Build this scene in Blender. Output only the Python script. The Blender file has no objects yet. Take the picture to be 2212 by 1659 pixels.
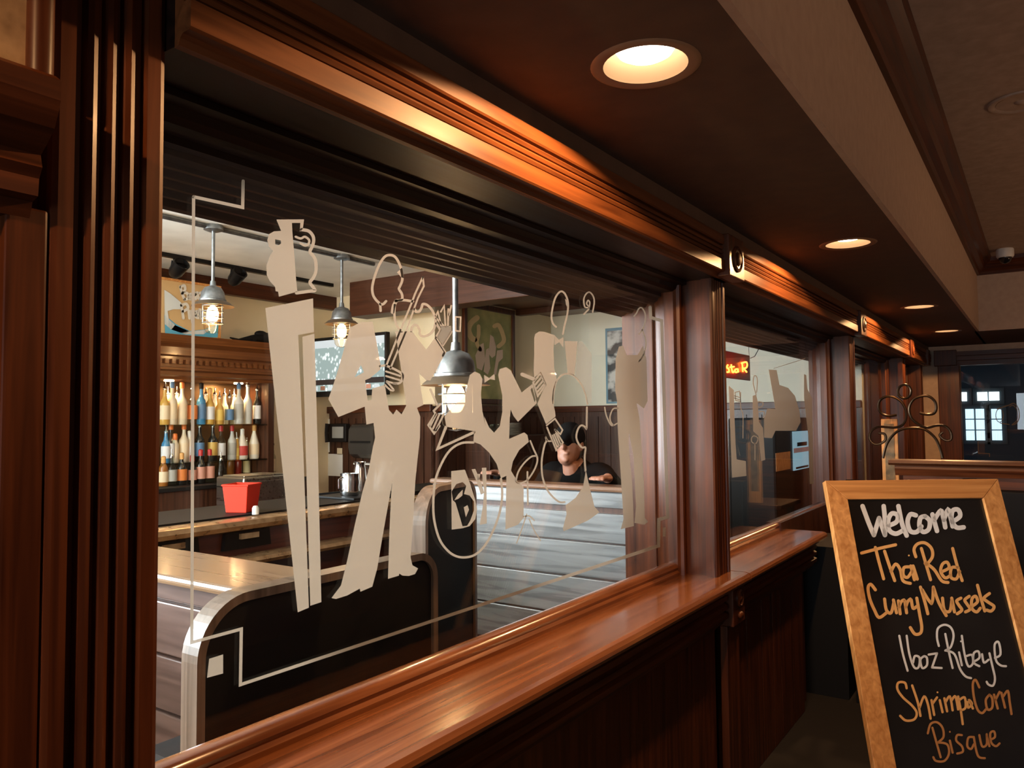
import bpy, bmesh, math, random
from math import sin, cos, pi, radians, sqrt
from mathutils import Vector, Matrix
from mathutils.geometry import tessellate_polygon
random.seed(7)
S = bpy.context.scene
COL = S.collection

# ------------------------------------------------------------------ camera
W, H, F = 2212.0, 1659.0, 1660.0
CAM = Vector((0, 0, 1.5))
def cam_axes(yaw, pitch, roll):
    y, p, r = radians(yaw), radians(pitch), radians(roll)
    f = Vector((-sin(y)*cos(p), cos(y)*cos(p), sin(p)))
    R = Vector((cos(y), sin(y), 0)); U = R.cross(f)
    return R*cos(r)+U*sin(r), -R*sin(r)+U*cos(r), f
CR, CU, CF = cam_axes(34.6, 2.75, -0.5)
cd = bpy.data.cameras.new('camera'); co = bpy.data.objects.new('camera', cd); COL.objects.link(co)
cd.sensor_fit = 'HORIZONTAL'; cd.sensor_width = 36; cd.lens = 36*F/W; cd.clip_start = .05
m = Matrix((CR, CU, -CF)).transposed().to_4x4(); m.translation = CAM; co.matrix_world = m
S.camera = co
def ray(x, y): return CF + CR*((x-W/2)/F) - CU*((y-H/2)/F)
def at(x, y, X=None, Y=None, Z=None, D=None):
    d = ray(x, y)
    t = D if D is not None else X/d.x if X is not None else Y/d.y if Y is not None else (Z-1.5)/d.z
    return CAM + d*t

# ------------------------------------------------------------------ world, daylight, exposure
wd = bpy.data.worlds.new('world'); S.world = wd; wd.use_nodes = True
wd.node_tree.nodes['Background'].inputs[0].default_value = (.55, .72, 1, 1)
wd.node_tree.nodes['Background'].inputs[1].default_value = 1.0
S.view_settings.view_transform = 'Standard'; S.view_settings.look = 'None'
S.view_settings.exposure = 0.0; S.view_settings.gamma = 1.0
S.view_settings.use_curve_mapping = False
def area(name, loc, rot, sx, sy, power, col, shape='RECTANGLE'):
    l = bpy.data.lights.new(name, 'AREA'); l.shape = shape; l.size = sx; l.size_y = sy
    l.energy = power; l.color = col
    o = bpy.data.objects.new(name, l); COL.objects.link(o); o.location = loc; o.rotation_euler = rot
    return o
DAY = (.80, .91, 1.0)
# daylight entering through the windows of the rear walls (bar side and dining side)
for i, x in enumerate((-2.2, -3.7, -5.1)):
    area('window_daylight', (x, -2.92, 1.75), (pi/2, 0, 0), 1.0, 1.5, 85, DAY)
for y in (-1.6, -.2):  # added side windows, out of view, to brighten the bar ceiling
    area('window_daylight', (-5.83, y, 1.75), (0, -pi/2, 0), 1.5, 1.0, 620, DAY)
area('window_daylight', (.25, -4.42, 1.45), (pi/2, 0, 0), 1.6, 1.3, 60, DAY)

# ------------------------------------------------------------------ helpers
ORG = {}
def org(o): return ORG.get(o.name, Vector((0, 0, 0))) if o else Vector((0, 0, 0))
class MB:
    def __init__(s): s.v = []; s.f = []
    def add(s, vs, fs):
        b = len(s.v); s.v += [Vector(v) for v in vs]; s.f += [[i+b for i in f] for f in fs]; return s
    def box(s, x0, x1, y0, y1, z0, z1):
        return s.add([(x, y, z) for x in (x0, x1) for y in (y0, y1) for z in (z0, z1)],
                     [(0,1,3,2),(4,6,7,5),(0,4,5,1),(2,3,7,6),(0,2,6,4),(1,5,7,3)])
    def pr(s, prof, ax, a0, a1):
        n = len(prof)
        def P(p, a): return {'Y': (p[0], a, p[1]), 'Z': (p[0], p[1], a), 'X': (a, p[0], p[1])}[ax]
        return s.add([P(p, a0) for p in prof]+[P(p, a1) for p in prof],
            [tuple(range(n)), tuple(range(2*n-1, n-1, -1))]+[(i, (i+1) % n, n+(i+1) % n, n+i) for i in range(n)])
    def lathe(s, prof, c=(0,0,0), seg=16, M=None, caps=True):
        c = Vector(c); vs = []; fs = []
        for r, z in prof:
            for k in range(seg):
                a = 2*pi*k/seg; p = Vector((r*cos(a), r*sin(a), z)); vs.append((M @ p if M else p)+c)
        n = len(prof)
        for i in range(n-1):
            for k in range(seg):
                k2 = (k+1) % seg; fs.append((i*seg+k, i*seg+k2, (i+1)*seg+k2, (i+1)*seg+k))
        if caps and prof[0][0] > 1e-6: fs.append(tuple(range(seg)))
        if caps and prof[-1][0] > 1e-6: fs.append(tuple(range((n-1)*seg, n*seg)))
        return s.add(vs, fs)
    def tube(s, pts, r, seg=8, closed=False):
        pts = [Vector(p) for p in pts]; n = len(pts); rs = r if isinstance(r, (list, tuple)) else [r]*n
        vs = []; fs = []; up = None
        for i in range(n):
            a = pts[(i-1) % n] if (closed or i > 0) else pts[i]; b = pts[(i+1) % n] if (closed or i < n-1) else pts[i]
            t = (b-a).normalized()
            if up is None: up = t.orthogonal().normalized()
            up = (up-t*up.dot(t)).normalized(); w = t.cross(up)
            for k in range(seg):
                q = 2*pi*k/seg; vs.append(pts[i]+(up*cos(q)+w*sin(q))*rs[i])
        for i in range(n if closed else n-1):
            j = (i+1) % n
            for k in range(seg):
                k2 = (k+1) % seg; fs.append((i*seg+k, i*seg+k2, j*seg+k2, j*seg+k))
        if not closed: fs += [tuple(range(seg)), tuple(range((n-1)*seg, n*seg))]
        return s.add(vs, fs)
    def ball(s, c, r, seg=14, rings=9):
        r = (r, r, r) if isinstance(r, (int, float)) else r
        vs = []; fs = []; c = Vector(c)
        for i in range(1, rings):
            t = pi*i/rings
            for k in range(seg):
                a = 2*pi*k/seg; vs.append(c+Vector((r[0]*sin(t)*cos(a), r[1]*sin(t)*sin(a), r[2]*cos(t))))
        b = len(vs); vs += [c+Vector((0,0,r[2])), c-Vector((0,0,r[2]))]
        for i in range(rings-2):
            for k in range(seg): fs.append((i*seg+k, i*seg+(k+1) % seg, (i+1)*seg+(k+1) % seg, (i+1)*seg+k))
        for k in range(seg):
            fs.append((b, (k+1) % seg, k)); fs.append((b+1, (rings-2)*seg+k, (rings-2)*seg+(k+1) % seg))
        return s.add(vs, fs)
    def xf(s, M): s.v = [M @ v for v in s.v]; return s
    def build(s, name, mat, parent=None, smooth=False, bevel=0, local=False, recalc=True):
        me = bpy.data.meshes.new(name)
        o0 = Vector((0,0,0)) if local else org(parent)
        me.from_pydata([v-o0 for v in s.v], [], s.f)
        if recalc:
            bm = bmesh.new(); bm.from_mesh(me); bmesh.ops.recalc_face_normals(bm, faces=bm.faces); bm.to_mesh(me); bm.free()
        if mat: me.materials.append(mat)
        if smooth:
            for p in me.polygons: p.use_smooth = True
            try: me.set_sharp_from_angle(angle=radians(40))
            except Exception: pass
        o = bpy.data.objects.new(name, me); COL.objects.link(o)
        if parent: o.parent = parent; ORG[o.name] = org(parent)
        if bevel:
            b = o.modifiers.new('bevel', 'BEVEL'); b.width = bevel; b.segments = 2; b.limit_method = 'ANGLE'
        return o
def tag(o, label, cat, group=None):
    o['label'] = label; o['category'] = cat
    if group: o['group'] = group
    return o
def thing(name, label, cat, loc=(0,0,0), rz=0, group=None):
    o = bpy.data.objects.new(name, None); COL.objects.link(o); o.empty_display_size = .05
    o.location = loc; o.rotation_euler = (0, 0, rz); ORG[o.name] = Vector(loc)
    return tag(o, label, cat, group)
def struct(o): o['kind'] = 'structure'; return o
def dup(root, loc, rz=None, label=None):
    def cp(o, par):
        c = o.copy(); COL.objects.link(c); c.parent = par
        for ch in o.children: cp(ch, c)
        return c
    r = cp(root, None); r.location = loc
    if rz is not None: r.rotation_euler = (0, 0, rz)
    if label: r['label'] = label
    return r
def smooth(pts, n=5, closed=False):
    P = [Vector((p[0], p[1])) if len(p) == 2 else Vector(p) for p in pts]; out = []; L = len(P)
    if L < 3: return P
    for i in range(L if closed else L-1):
        if closed: a, b, c, d = P[(i-1) % L], P[i], P[(i+1) % L], P[(i+2) % L]
        else: a, b, c, d = P[max(i-1, 0)], P[i], P[i+1], P[min(i+2, L-1)]
        for k in range(n):
            t = k/n
            out.append(.5*((2*b)+(c-a)*t+(2*a-5*b+4*c-d)*t*t+(3*b-a-3*c+d)*t**3))
    if not closed: out.append(P[-1])
    return out
def ribbon(pts, w, closed=False, sm=True):
    """2-D stroke -> list of quads (2-D)"""
    P = smooth(pts, 5, closed) if sm else [Vector(p) for p in pts]
    n = len(P); L = []; R = []
    for i in range(n):
        a = P[(i-1) % n] if (closed or i) else P[i]; b = P[(i+1) % n] if (closed or i < n-1) else P[i]
        d0 = (P[i]-a); d1 = (b-P[i])
        if d0.length < 1e-6: d0 = d1
        if d1.length < 1e-6: d1 = d0
        t = (d0.normalized()+d1.normalized())
        t = t.normalized() if t.length > 1e-4 else d0.normalized()
        nn = Vector((-t.y, t.x)); k = max(.45, abs(nn.dot(Vector((-d1.y, d1.x)).normalized())))
        L.append(P[i]+nn*(w/2/k)); R.append(P[i]-nn*(w/2/k))
    q = [(L[i], L[(i+1) % n], R[(i+1) % n], R[i]) for i in range(n if closed else n-1)]
    if not closed:
        for e, s in ((0, 1), (n-1, -1)):
            dd = (P[1]-P[0]) if e == 0 else (P[-1]-P[-2])
            a0 = math.atan2(dd.y, dd.x)+pi/2
            q.append([P[e]+Vector((cos(a0+s*pi*k/6), sin(a0+s*pi*k/6)))*(w/2) for k in range(7)])
    return q
def poly(outer, *holes):
    """2-D polygon with holes -> triangles"""
    loops = [[Vector((p[0], p[1], 0)) for p in l] for l in (outer,)+holes]
    flat = [v for l in loops for v in l]
    return [[Vector((flat[i].x, flat[i].y)) for i in t] for t in tessellate_polygon(loops)]
def flat(quads, fn):
    b = MB()
    for q in quads:
        b.add([fn(p.x, p.y) for p in q], [tuple(range(len(q)))])
    return b
def cs(ox, oy, s): return lambda *pts: [(ox+s*u, oy+s*v) for u, v in pts]

# ------------------------------------------------------------------ materials
MATS = {}
def mat(name, col=(.5,.5,.5), rough=.5, metal=0, coat=0, emis=None, es=0, spec=.5):
    if name in MATS: return MATS[name]
    m = bpy.data.materials.new(name); m.use_nodes = True; MATS[name] = m
    b = m.node_tree.nodes['Principled BSDF']; I = b.inputs
    I['Base Color'].default_value = (*col, 1); I['Roughness'].default_value = rough; I['Metallic'].default_value = metal
    I['Coat Weight'].default_value = coat; I['Coat Roughness'].default_value = .12; I['Specular IOR Level'].default_value = spec
    if emis: I['Emission Color'].default_value = (*emis, 1); I['Emission Strength'].default_value = es
    return m
def noisy(name, c1, c2, scale=(8,8,8), detail=4, rough=.5, coat=0, bump=0, lo=.3, hi=.7, metal=0, rvar=.1, dist=0):
    if name in MATS: return MATS[name]
    m = mat(name, c1, rough, metal, coat); nt = m.node_tree; N = nt.nodes; b = N['Principled BSDF']
    tc = N.new('ShaderNodeTexCoord'); mp = N.new('ShaderNodeMapping'); no = N.new('ShaderNodeTexNoise'); cr = N.new('ShaderNodeValToRGB')
    mp.inputs['Scale'].default_value = scale; no.inputs['Scale'].default_value = 1; no.inputs['Detail'].default_value = detail
    no.inputs['Distortion'].default_value = dist
    nt.links.new(tc.outputs['Object'], mp.inputs[0]); nt.links.new(mp.outputs[0], no.inputs['Vector'])
    nt.links.new(no.outputs[0], cr.inputs[0]); nt.links.new(cr.outputs[0], b.inputs['Base Color'])
    cr.color_ramp.elements[0].position = lo; cr.color_ramp.elements[0].color = (*c1, 1)
    cr.color_ramp.elements[1].position = hi; cr.color_ramp.elements[1].color = (*c2, 1)
    mr = N.new('ShaderNodeMapRange'); mr.inputs[3].default_value = rough-rvar; mr.inputs[4].default_value = rough+rvar
    nt.links.new(no.outputs[0], mr.inputs[0]); nt.links.new(mr.outputs[0], b.inputs['Roughness'])
    if bump:
        bp = N.new('ShaderNodeBump'); bp.inputs['Strength'].default_value = bump; bp.inputs['Distance'].default_value = .004
        nt.links.new(no.outputs[0], bp.inputs['Height']); nt.links.new(bp.outputs[0], b.inputs['Normal'])
    return m
def wood(name, c1, c2, ax='Y', rough=.38, coat=.05, g=45, bump=.03, sp=.28):
    sc = [g, g, g]; sc['XYZ'.index(ax)] = 1.8
    m = noisy(name, c1, c2, tuple(sc), 5, rough, coat, bump, .3, .72, dist=.6)
    m.node_tree.nodes['Principled BSDF'].inputs['Specular IOR Level'].default_value = sp; return m
RW1, RW2 = (.034, .0085, .003), (.115, .030, .008)
WY = wood('mahogany_along', RW1, RW2, 'Y'); WZ = wood('mahogany_upright', RW1, RW2, 'Z', .40, .08); WX = wood('mahogany_across', RW1, RW2, 'X')
SILLW = wood('sill_mahogany', (.13, .038, .012), (.31, .11, .038), 'Y', .22, .5, sp=.5)
PLANK = wood('grey_brown_plank', (.085, .085, .085), (.20, .205, .205), 'X', .28, .3, 30, .12, .5)
OAK = wood('honey_oak', (.46, .185, .05), (.78, .38, .125), 'Z', .42, .12, 60, .06)
OAKX = wood('honey_oak_rail', (.46, .185, .05), (.78, .38, .125), 'X', .42, .12, 60, .06)
PINE = wood('backbar_wood', (.10, .034, .010), (.21, .075, .022), 'Y', .35, .3)
DKW = wood('dark_panel_wood', (.03, .012, .007), (.085, .032, .016), 'Z', .4, .2)
CEIL = noisy('soffit_plaster', (.085, .045, .026), (.12, .066, .038), (14,14,14), 6, .8, 0, .25)
CEILP = noisy('bar_ceiling_plaster', (.70, .67, .60), (.84, .81, .74), (5,5,5), 6, .75, 0, .2)
WALLP = noisy('tan_wall_paint', (.78, .64, .42), (.85, .71, .49), (3,3,3), 3, .7, 0, .05)
WALLG = noisy('grey_green_wall_paint', (.78, .74, .60), (.84, .80, .66), (3,3,3), 3, .7, 0, .05)
UPC = noisy('upper_ceiling_paint', (.33, .24, .18), (.42, .31, .24), (20,20,20), 5, .85, 0, .3)
COFF = noisy('coffer_paint', (.46, .33, .24), (.53, .39, .29), (20,20,20), 5, .85, 0, .2)
STONE = noisy('mottled_plaster', (.16, .085, .035), (.50, .33, .17), (14,14,14), 6, .8, 0, .4, .35, .65)
FLOORM = noisy('dark_carpet', (.006, .005, .005), (.014, .011, .01), (60,60,60), 4, .95, 0, .3)
BLK = mat('black_vinyl', (.005, .0045, .0045), .6, spec=.15)
BLKP = mat('black_plastic', (.008, .008, .008), .55, spec=.2)
BLKM = mat('black_metal', (.01, .01, .011), .35, .6)
STEEL = noisy('brushed_steel', (.45, .43, .40), (.62, .60, .56), (2, 60, 60), 3, .3, 0, 0, metal=1)
GALV = noisy('galvanised_metal', (.20, .21, .215), (.34, .35, .36), (30,30,30), 4, .38, 0, .05, metal=.9)
WHITEP = mat('white_paper', (.75, .73, .68), .8)
WHITEPL = mat('white_plastic', (.72, .70, .66), .4)
IRON = mat('bronzed_iron', (.055, .032, .017), .32, .85)
CHROME = mat('chrome', (.7, .7, .7), .15, 1)
COPPER = noisy('worn_brass_edge', (.30, .17, .08), (.55, .36, .2), (20,20,20), 4, .3, 0, 0, metal=.7)
def glass(name, tint=(.95,.97,.96), ior=1.5, rough=.0, tr=1.0):
    if name in MATS: return MATS[name]
    m = bpy.data.materials.new(name); m.use_nodes = True; MATS[name] = m; nt = m.node_tree; N = nt.nodes
    N.remove(N['Principled BSDF']); out = N['Material Output']
    t = N.new('ShaderNodeBsdfTransparent'); t.inputs[0].default_value = (*tint, 1)
    g = N.new('ShaderNodeBsdfGlossy'); g.inputs['Roughness'].default_value = rough
    f0 = ((ior-1)/(ior+1))**2; mx = N.new('ShaderNodeMixShader')
    lw = N.new('ShaderNodeLayerWeight'); lw.inputs[0].default_value = .5
    pw = N.new('ShaderNodeMath'); pw.operation = 'POWER'; pw.inputs[1].default_value = 5
    ma = N.new('ShaderNodeMath'); ma.operation = 'MULTIPLY_ADD'; ma.inputs[1].default_value = 1-f0; ma.inputs[2].default_value = f0
    nt.links.new(lw.outputs['Facing'], pw.inputs[0]); nt.links.new(pw.outputs[0], ma.inputs[0])
    nt.links.new(ma.outputs[0], mx.inputs[0]); nt.links.new(t.outputs[0], mx.inputs[1]); nt.links.new(g.outputs[0], mx.inputs[2])
    nt.links.new(mx.outputs[0], out.inputs[0]); return m
PANE = glass('window_glass', (.97,.98,.97), 1.38)
JAR = glass('lamp_glass', (1.0,.93,.82), 1.3, .05)
CLEAR = glass('clear_bottle_glass', (.82,.86,.84), 1.5, .05)
def frost(name, col, tl=.5, tp=.08):
    m = bpy.data.materials.new(name); m.use_nodes = True; nt = m.node_tree; N = nt.nodes
    N.remove(N['Principled BSDF']); out = N['Material Output']
    d = N.new('ShaderNodeBsdfDiffuse'); d.inputs[0].default_value = (*col, 1)
    t = N.new('ShaderNodeBsdfTranslucent'); t.inputs[0].default_value = (*col, 1)
    p = N.new('ShaderNodeBsdfTransparent'); a = N.new('ShaderNodeMixShader'); b = N.new('ShaderNodeMixShader')
    a.inputs[0].default_value = tl; b.inputs[0].default_value = tp
    nt.links.new(d.outputs[0], a.inputs[1]); nt.links.new(t.outputs[0], a.inputs[2])
    nt.links.new(a.outputs[0], b.inputs[1]); nt.links.new(p.outputs[0], b.inputs[2]); nt.links.new(b.outputs[0], out.inputs[0])
    return m
ETCH = frost('etched_frosting', (.215, .16, .113), .5, .06)
ETCH2 = frost('light_etched_frosting', (.22, .175, .135), .5, .55)
BULB = mat('warm_bulb', (1,.8,.5), .5, emis=(1,.66,.34), es=45)
LENS = mat('downlight_lamp', (1,1,1), .5, emis=(1,.88,.74), es=12)

# ------------------------------------------------------------------ room shell
CZ = 2.275                                  # soffit height
XG = -1.23                                  # glass plane of the partition
YS = [(.475, .636), (2.93, 3.09), (5.57, 5.73), (7.97, 8.13), (9.25, 9.40)]   # pilasters along the partition
YFAR = 9.6
struct(MB().box(-1.3, 2.2, -4.6, YFAR+.2, -.1, 0).build('floor', FLOORM))
struct(MB().box(-6.2, -1.3, -3.2, 7.6, -.1, 0).build('floor_bar', wood('bar_floor_boards', (.16,.10,.06), (.28,.18,.11), 'Y', .45)))
lights = [at(1391, 142, Z=CZ), at(1840, 526, Z=CZ), at(1998, 662, Z=CZ), at(2065, 714, Z=CZ)]
LX = -.69; LYs = [-.60]+[p.y for p in lights]; LR = .094
# soffit ceiling plane with round openings for the downlights
b = MB(); y = -4.6; hs = .15; x0, x1 = -1.03, -.47
def quad(b, xa, xb, ya, yb, z): b.add([(xa,ya,z),(xb,ya,z),(xb,yb,z),(xa,yb,z)], [(0,1,2,3)])
for ly in LYs:
    quad(b, x0, x1, y, ly-hs, CZ); quad(b, x0, LX-hs, ly-hs, ly+hs, CZ); quad(b, LX+hs, x1, ly-hs, ly+hs, CZ)
    n = 32
    for k in range(n):
        a, c = 2*pi*k/n, 2*pi*(k+1)/n
        def sq(t): s = hs/max(abs(cos(t)), abs(sin(t))); return (LX+cos(t)*s, ly+sin(t)*s, CZ)
        def ci(t): return (LX+cos(t)*LR, ly+sin(t)*LR, CZ)
        b.add([ci(a), sq(a), sq(c), ci(c)], [(0,1,2,3)])
    y = ly+hs
quad(b, x0, x1, y, YFAR, CZ)
struct(b.build('ceiling', CEIL, recalc=False)); x1 = -.45
struct(MB().box(-1.05, -.49, -4.6, YFAR, CZ+.16, CZ+.2).build('ceiling_slab', CEIL))
struct(MB().box(x1-.02, x1, -4.6, 8.1, CZ, 2.94).build('wall_coffer_side', COFF))
struct(MB().box(x1, 2.2, 8.1, 8.12, CZ, 2.94).build('wall_coffer_end', COFF))
struct(MB().box(x1, 2.2, -4.6, 8.1, 2.92, 2.98).build('ceiling_upper', UPC))
struct(MB().box(x1-.04, 2.2, 8.12, YFAR, CZ, CZ+.03).build('ceiling_far', CEIL))
CRN = [(x1, 2.78), (x1+.022, 2.78), (x1+.03, 2.805), (x1+.06, 2.825), (x1+.075, 2.86), (x1+.11, 2.885), (x1+.12, 2.92), (x1, 2.92)]
struct(MB().pr(CRN, 'Y', -4.6, 8.1).build('trim_1', WY))
struct(MB().pr([(8.1-(x-x1), z) for x, z in CRN], 'X', x1, 2.2).build('trim_2', WX))
# right wall of the dining aisle and the rear wall with its window
struct(MB().box(2.0, 2.2, -4.6, YFAR, 0, 3.06).build('wall_right', DKW))
b = MB()
b.box(-1.3, 2.0, -4.6, -4.45, 0, .8); b.box(-1.3, 2.0, -4.6, -4.45, 2.1, 3.06); b.box(-1.3, -.55, -4.6, -4.45, .8, 2.1); b.box(1.05, 2.0, -4.6, -4.45, .8, 2.1)
struct(b.build('wall_rear', COFF))
# bar room shell
struct(MB().box(-6.0, -1.44, -3.0, 5.4, 2.75, 2.85).build('ceiling_bar', CEILP))
b = MB()
b.box(-5.95, -5.85, -3.0, 5.3, 0, 1.0); b.box(-5.95, -5.85, -3.0, 5.3, 2.5, 2.85)
for (ya, yb) in ((-3.0, -2.1), (-1.1, -.7), (.3, 5.3)): b.box(-5.95, -5.85, ya, yb, 1.0, 2.5)  # gaps left for the added side windows
struct(b.build('wall_bar_back', WALLP))
struct(MB().box(-5.95, -4.5, 5.3, 5.4, 0, 2.85).build('wall_bar_step', WALLP))
struct(MB().box(-4.6, -4.5, 5.4, 7.4, 0, 2.85).build('wall_bar_painting', WALLP))
struct(MB().box(-4.5, -1.3, 7.3, 7.4, 0, 2.85).build('wall_bar_end', WALLG))
b = MB()
xs = [-5.95, -5.6, -4.6, -4.2, -3.2, -2.7, -1.7, -1.3]
b.box(-5.95, -1.3, -3.1, -2.95, 0, 1.0); b.box(-5.95, -1.3, -3.1, -2.95, 2.5, 2.85)
for i in (0, 2, 4, 6): b.box(xs[i], xs[i+1], -3.1, -2.95, 1.0, 2.5)
struct(b.build('wall_bar_rear', WALLP))
struct(MB().box(-1.3, -1.24, -3.1, -.6, 0, 2.85).build('wall_bar_side', WALLP))
struct(MB().box(-1.24, -1.12, -4.6, -.6, 0, 2.5).build('wall_left', COFF))
struct(MB().box(-1.5, -1.27, 7.4, YFAR, 0, 2.6).build('wall_left_far', DKW))
# timber beam and dropped timber ceiling beyond it
struct(MB().box(-5.07, -1.44, 4.8, 5.02, 2.44, 2.76).build('trim_3', wood('red_beam', (.04,.012,.005), (.085,.028,.011), 'X', .4, .2), bevel=.006))
struct(MB().box(-4.5, -1.44, 5.02, 7.3, 2.66, 2.72).build('ceiling_bar_timber', wood('timber_ceiling', (.07,.026,.010), (.15,.058,.022), 'X', .4, .2)))
for i, yy in enumerate((5.75, 6.6)):
    struct(MB().box(-4.5, -1.44, yy, yy+.09, 2.6, 2.66).build('trim_%d' % (4+i), wood('red_beam', RW1, RW2), bevel=.004))
struct(MB().box(-5.85, -5.78, -2.9, 5.3, 2.62, 2.75).build('trim_6', WY))
# dark wainscot with cap on step, painting and end walls
def wainscot(name, x0, x1, y0, y1, face, n):
    h = 1.64
    root = struct(MB().box(x0, x1, y0, y1, 0, h).build(name, DKW))
    t = .012
    for i in range(n):
        if face == '-Y':
            a = x0+(x1-x0)*i/n; w = (x1-x0)/n; q = MB().box(a+.006, a+w-.006, y0-t, y0, .12, h-.1)
        else:
            a = y0+(y1-y0)*i/n; w = (y1-y0)/n; q = MB().box(x1, x1+t, a+.006, a+w-.006, .12, h-.1)
        q.build('board', DKW, root)
    (MB().box(x0, x1, y0-.035, y0, h-.05, h+.015) if face == '-Y' else MB().box(x1, x1+.035, y0, y1, h-.05, h+.015)).build('cap_rail', WX, root, bevel=.005)
wainscot('wall_wainscot_step', -5.85, -4.5, 5.27, 5.3, '-Y', 14)
wainscot('wall_wainscot_painting', -4.5, -4.47, 5.3, 7.3, '+X', 16)
wainscot('wall_wainscot_end', -4.47, -1.3, 7.27, 7.3, '-Y', 22)

# ------------------------------------------------------------------ partition: sill, base, header, pilasters
def sill_prof():
    return [(-1.30, .845), (-1.30, .885), (-1.005, .885), (-.992, .882), (-.984, .872), (-.982, .862), (-.986, .852), (-.997, .846), (-1.02, .845)]
def band_prof():
    p = [(-1.09, .70), (-1.055, .70), (-1.055, .715), (-1.035, .718)]
    for k in range(3):
        z = .735+k*.034
        p += [(-1.03, z), (-1.016, z+.006), (-1.016, z+.022), (-1.03, z+.028)]
    return p+[(-1.02, .845), (-1.09, .845)]
bays = [(-.6, .475), (.636, 2.93), (3.09, 4.42)]
n = 10
for i, (a, c) in enumerate(bays[1:]):
    a2, c2 = (a-.17, c+.165) if i == 0 else (a+.012, c)
    o = struct(MB().pr(sill_prof(), 'Y', a2, c2).build('trim_%d' % n, SILLW)); n += 1
    MB().pr(band_prof(), 'Y', a+.02, (c-.02 if i == 0 else c-.1)).build('reeded_band', WY, o)
    st = [(-1.262, .885), (-1.262, .925), (-1.25, .932), (-1.245, .934), (-1.226, .932), (-1.214, .926), (-1.208, .915), (-1.212, .904), (-1.205, .896), (-1.205, .885)]
    MB().pr(st, 'Y', a, c if i == 0 else 5.57).build('glazing_bead', SILLW, o, smooth=True)
# base walls
base = struct(MB().box(-1.28, -1.09, -.6, 4.32, 0, .846).build('wall_partition_base', WZ))
MB().box(-1.09, -1.065, .70, 2.90, .10, .70).build('panel', WZ, base, bevel=.004)
ys = [at(px, 1400, X=-1.06).y for px in (1590, 1611, 1644, 1668, 1685, 1711, 1734)]
ys[0] = 3.10
for k in range(len(ys)-1):
    MB().box(-1.09, -1.055, ys[k]+.004, ys[k+1]-.004, .0, .70).build('board', WZ, base, bevel=.003)
struct(MB().box(-1.28, -1.2, 4.32, YFAR, 0, .93).build('wall_partition_base_far', DKW))
# header with reeded frieze
FRZ_LIT = wood('frieze_mahogany', (.075, .022, .007), (.20, .066, .019), 'Y', .46, 0, sp=.2)  # same mahogany, colour raised for the downlight falling on it
HDR_SHADE = wood('ebonised_header', (.007, .003, .0018), (.022, .008, .004), 'Y', .45, 0, sp=.2)  # header's shade put into the colour, wood darkened to near black
def frieze():
    p = [(-1.04, 2.25), (-1.005, 2.25), (-1.0, 2.246), (-1.0, 2.215), (-1.004, 2.211), (-1.018, 2.210)]
    for k in range(3):
        z = 2.206-k*.0175
        p += [(-1.018, z), (-1.008, z-.001), (-1.003, z-.0075), (-1.008, z-.014), (-1.018, z-.015)]
    p += [(-1.018, 2.150), (-1.0, 2.149), (-1.0, 2.108), (-1.004, 2.104), (-1.02, 2.103), (-1.026, 2.098), (-1.03, 2.088), (-1.04, 2.086)]
    return [(x, z-.03) for x, z in p]
def header():
    p = [(-1.04, 2.25), (-1.04, 2.058), (-1.17, 2.058), (-1.17, 2.045), (-1.195, 2.04), (-1.2, 2.025), (-1.212, 2.015), (-1.262, 2.015), (-1.262, 2.0), (-1.275, 1.995), (-1.28, 1.985)]
    for k in range(4):
        x = -1.295-k*.03
        p += [(x, 1.978-k*.009), (x-.006, 1.970-k*.009), (x-.018, 1.970-k*.009), (x-.024, 1.976-k*.009)]
    return p+[(-1.43, 1.935), (-1.445, 1.932), (-1.45, 1.945), (-1.45, 2.25)]
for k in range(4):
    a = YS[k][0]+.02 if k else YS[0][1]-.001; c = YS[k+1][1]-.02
    o = struct(MB().pr(header(), 'Y', a, c).build('trim_%d' % n, HDR_SHADE)); n += 1
    MB().pr(frieze(), 'Y', a, c).build('reeded_frieze', FRZ_LIT, o)
struct(MB().box(-1.03, -1.018, -.6, YFAR, 2.218, 2.30).build('wall_above_partition', CEIL))
struct(MB().box(-1.45, -1.06, -.6, .475, 1.95, 2.25).build('wall_above_panel', STONE))
struct(MB().box(-1.45, -1.04, -.6, YFAR, 2.25, 2.86).build('wall_over_header', CEIL))
# pilasters
def pil_prof(y0, y1, xf=-1.06, xb=-1.105):
    p = [(xb, y0), (xf+.012, y0), (xf+.002, y0+.004), (xf, y0+.012), (xf, y0+.034)]
    w = y1-y0; c = (y0+y1)/2
    for k in range(3):
        s = c-.036+k*.024
        p += [(xf-.012, s-.003+.004), (xf-.012, s+.004), (xf-.004, s+.008), (xf-.001, s+.012), (xf-.004, s+.016)]
    p += [(xf-.012, c+.038), (xf, y1-.034), (xf, y1-.012), (xf+.002, y1-.004), (xf+.012, y1), (xb, y1)]
    return p
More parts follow.
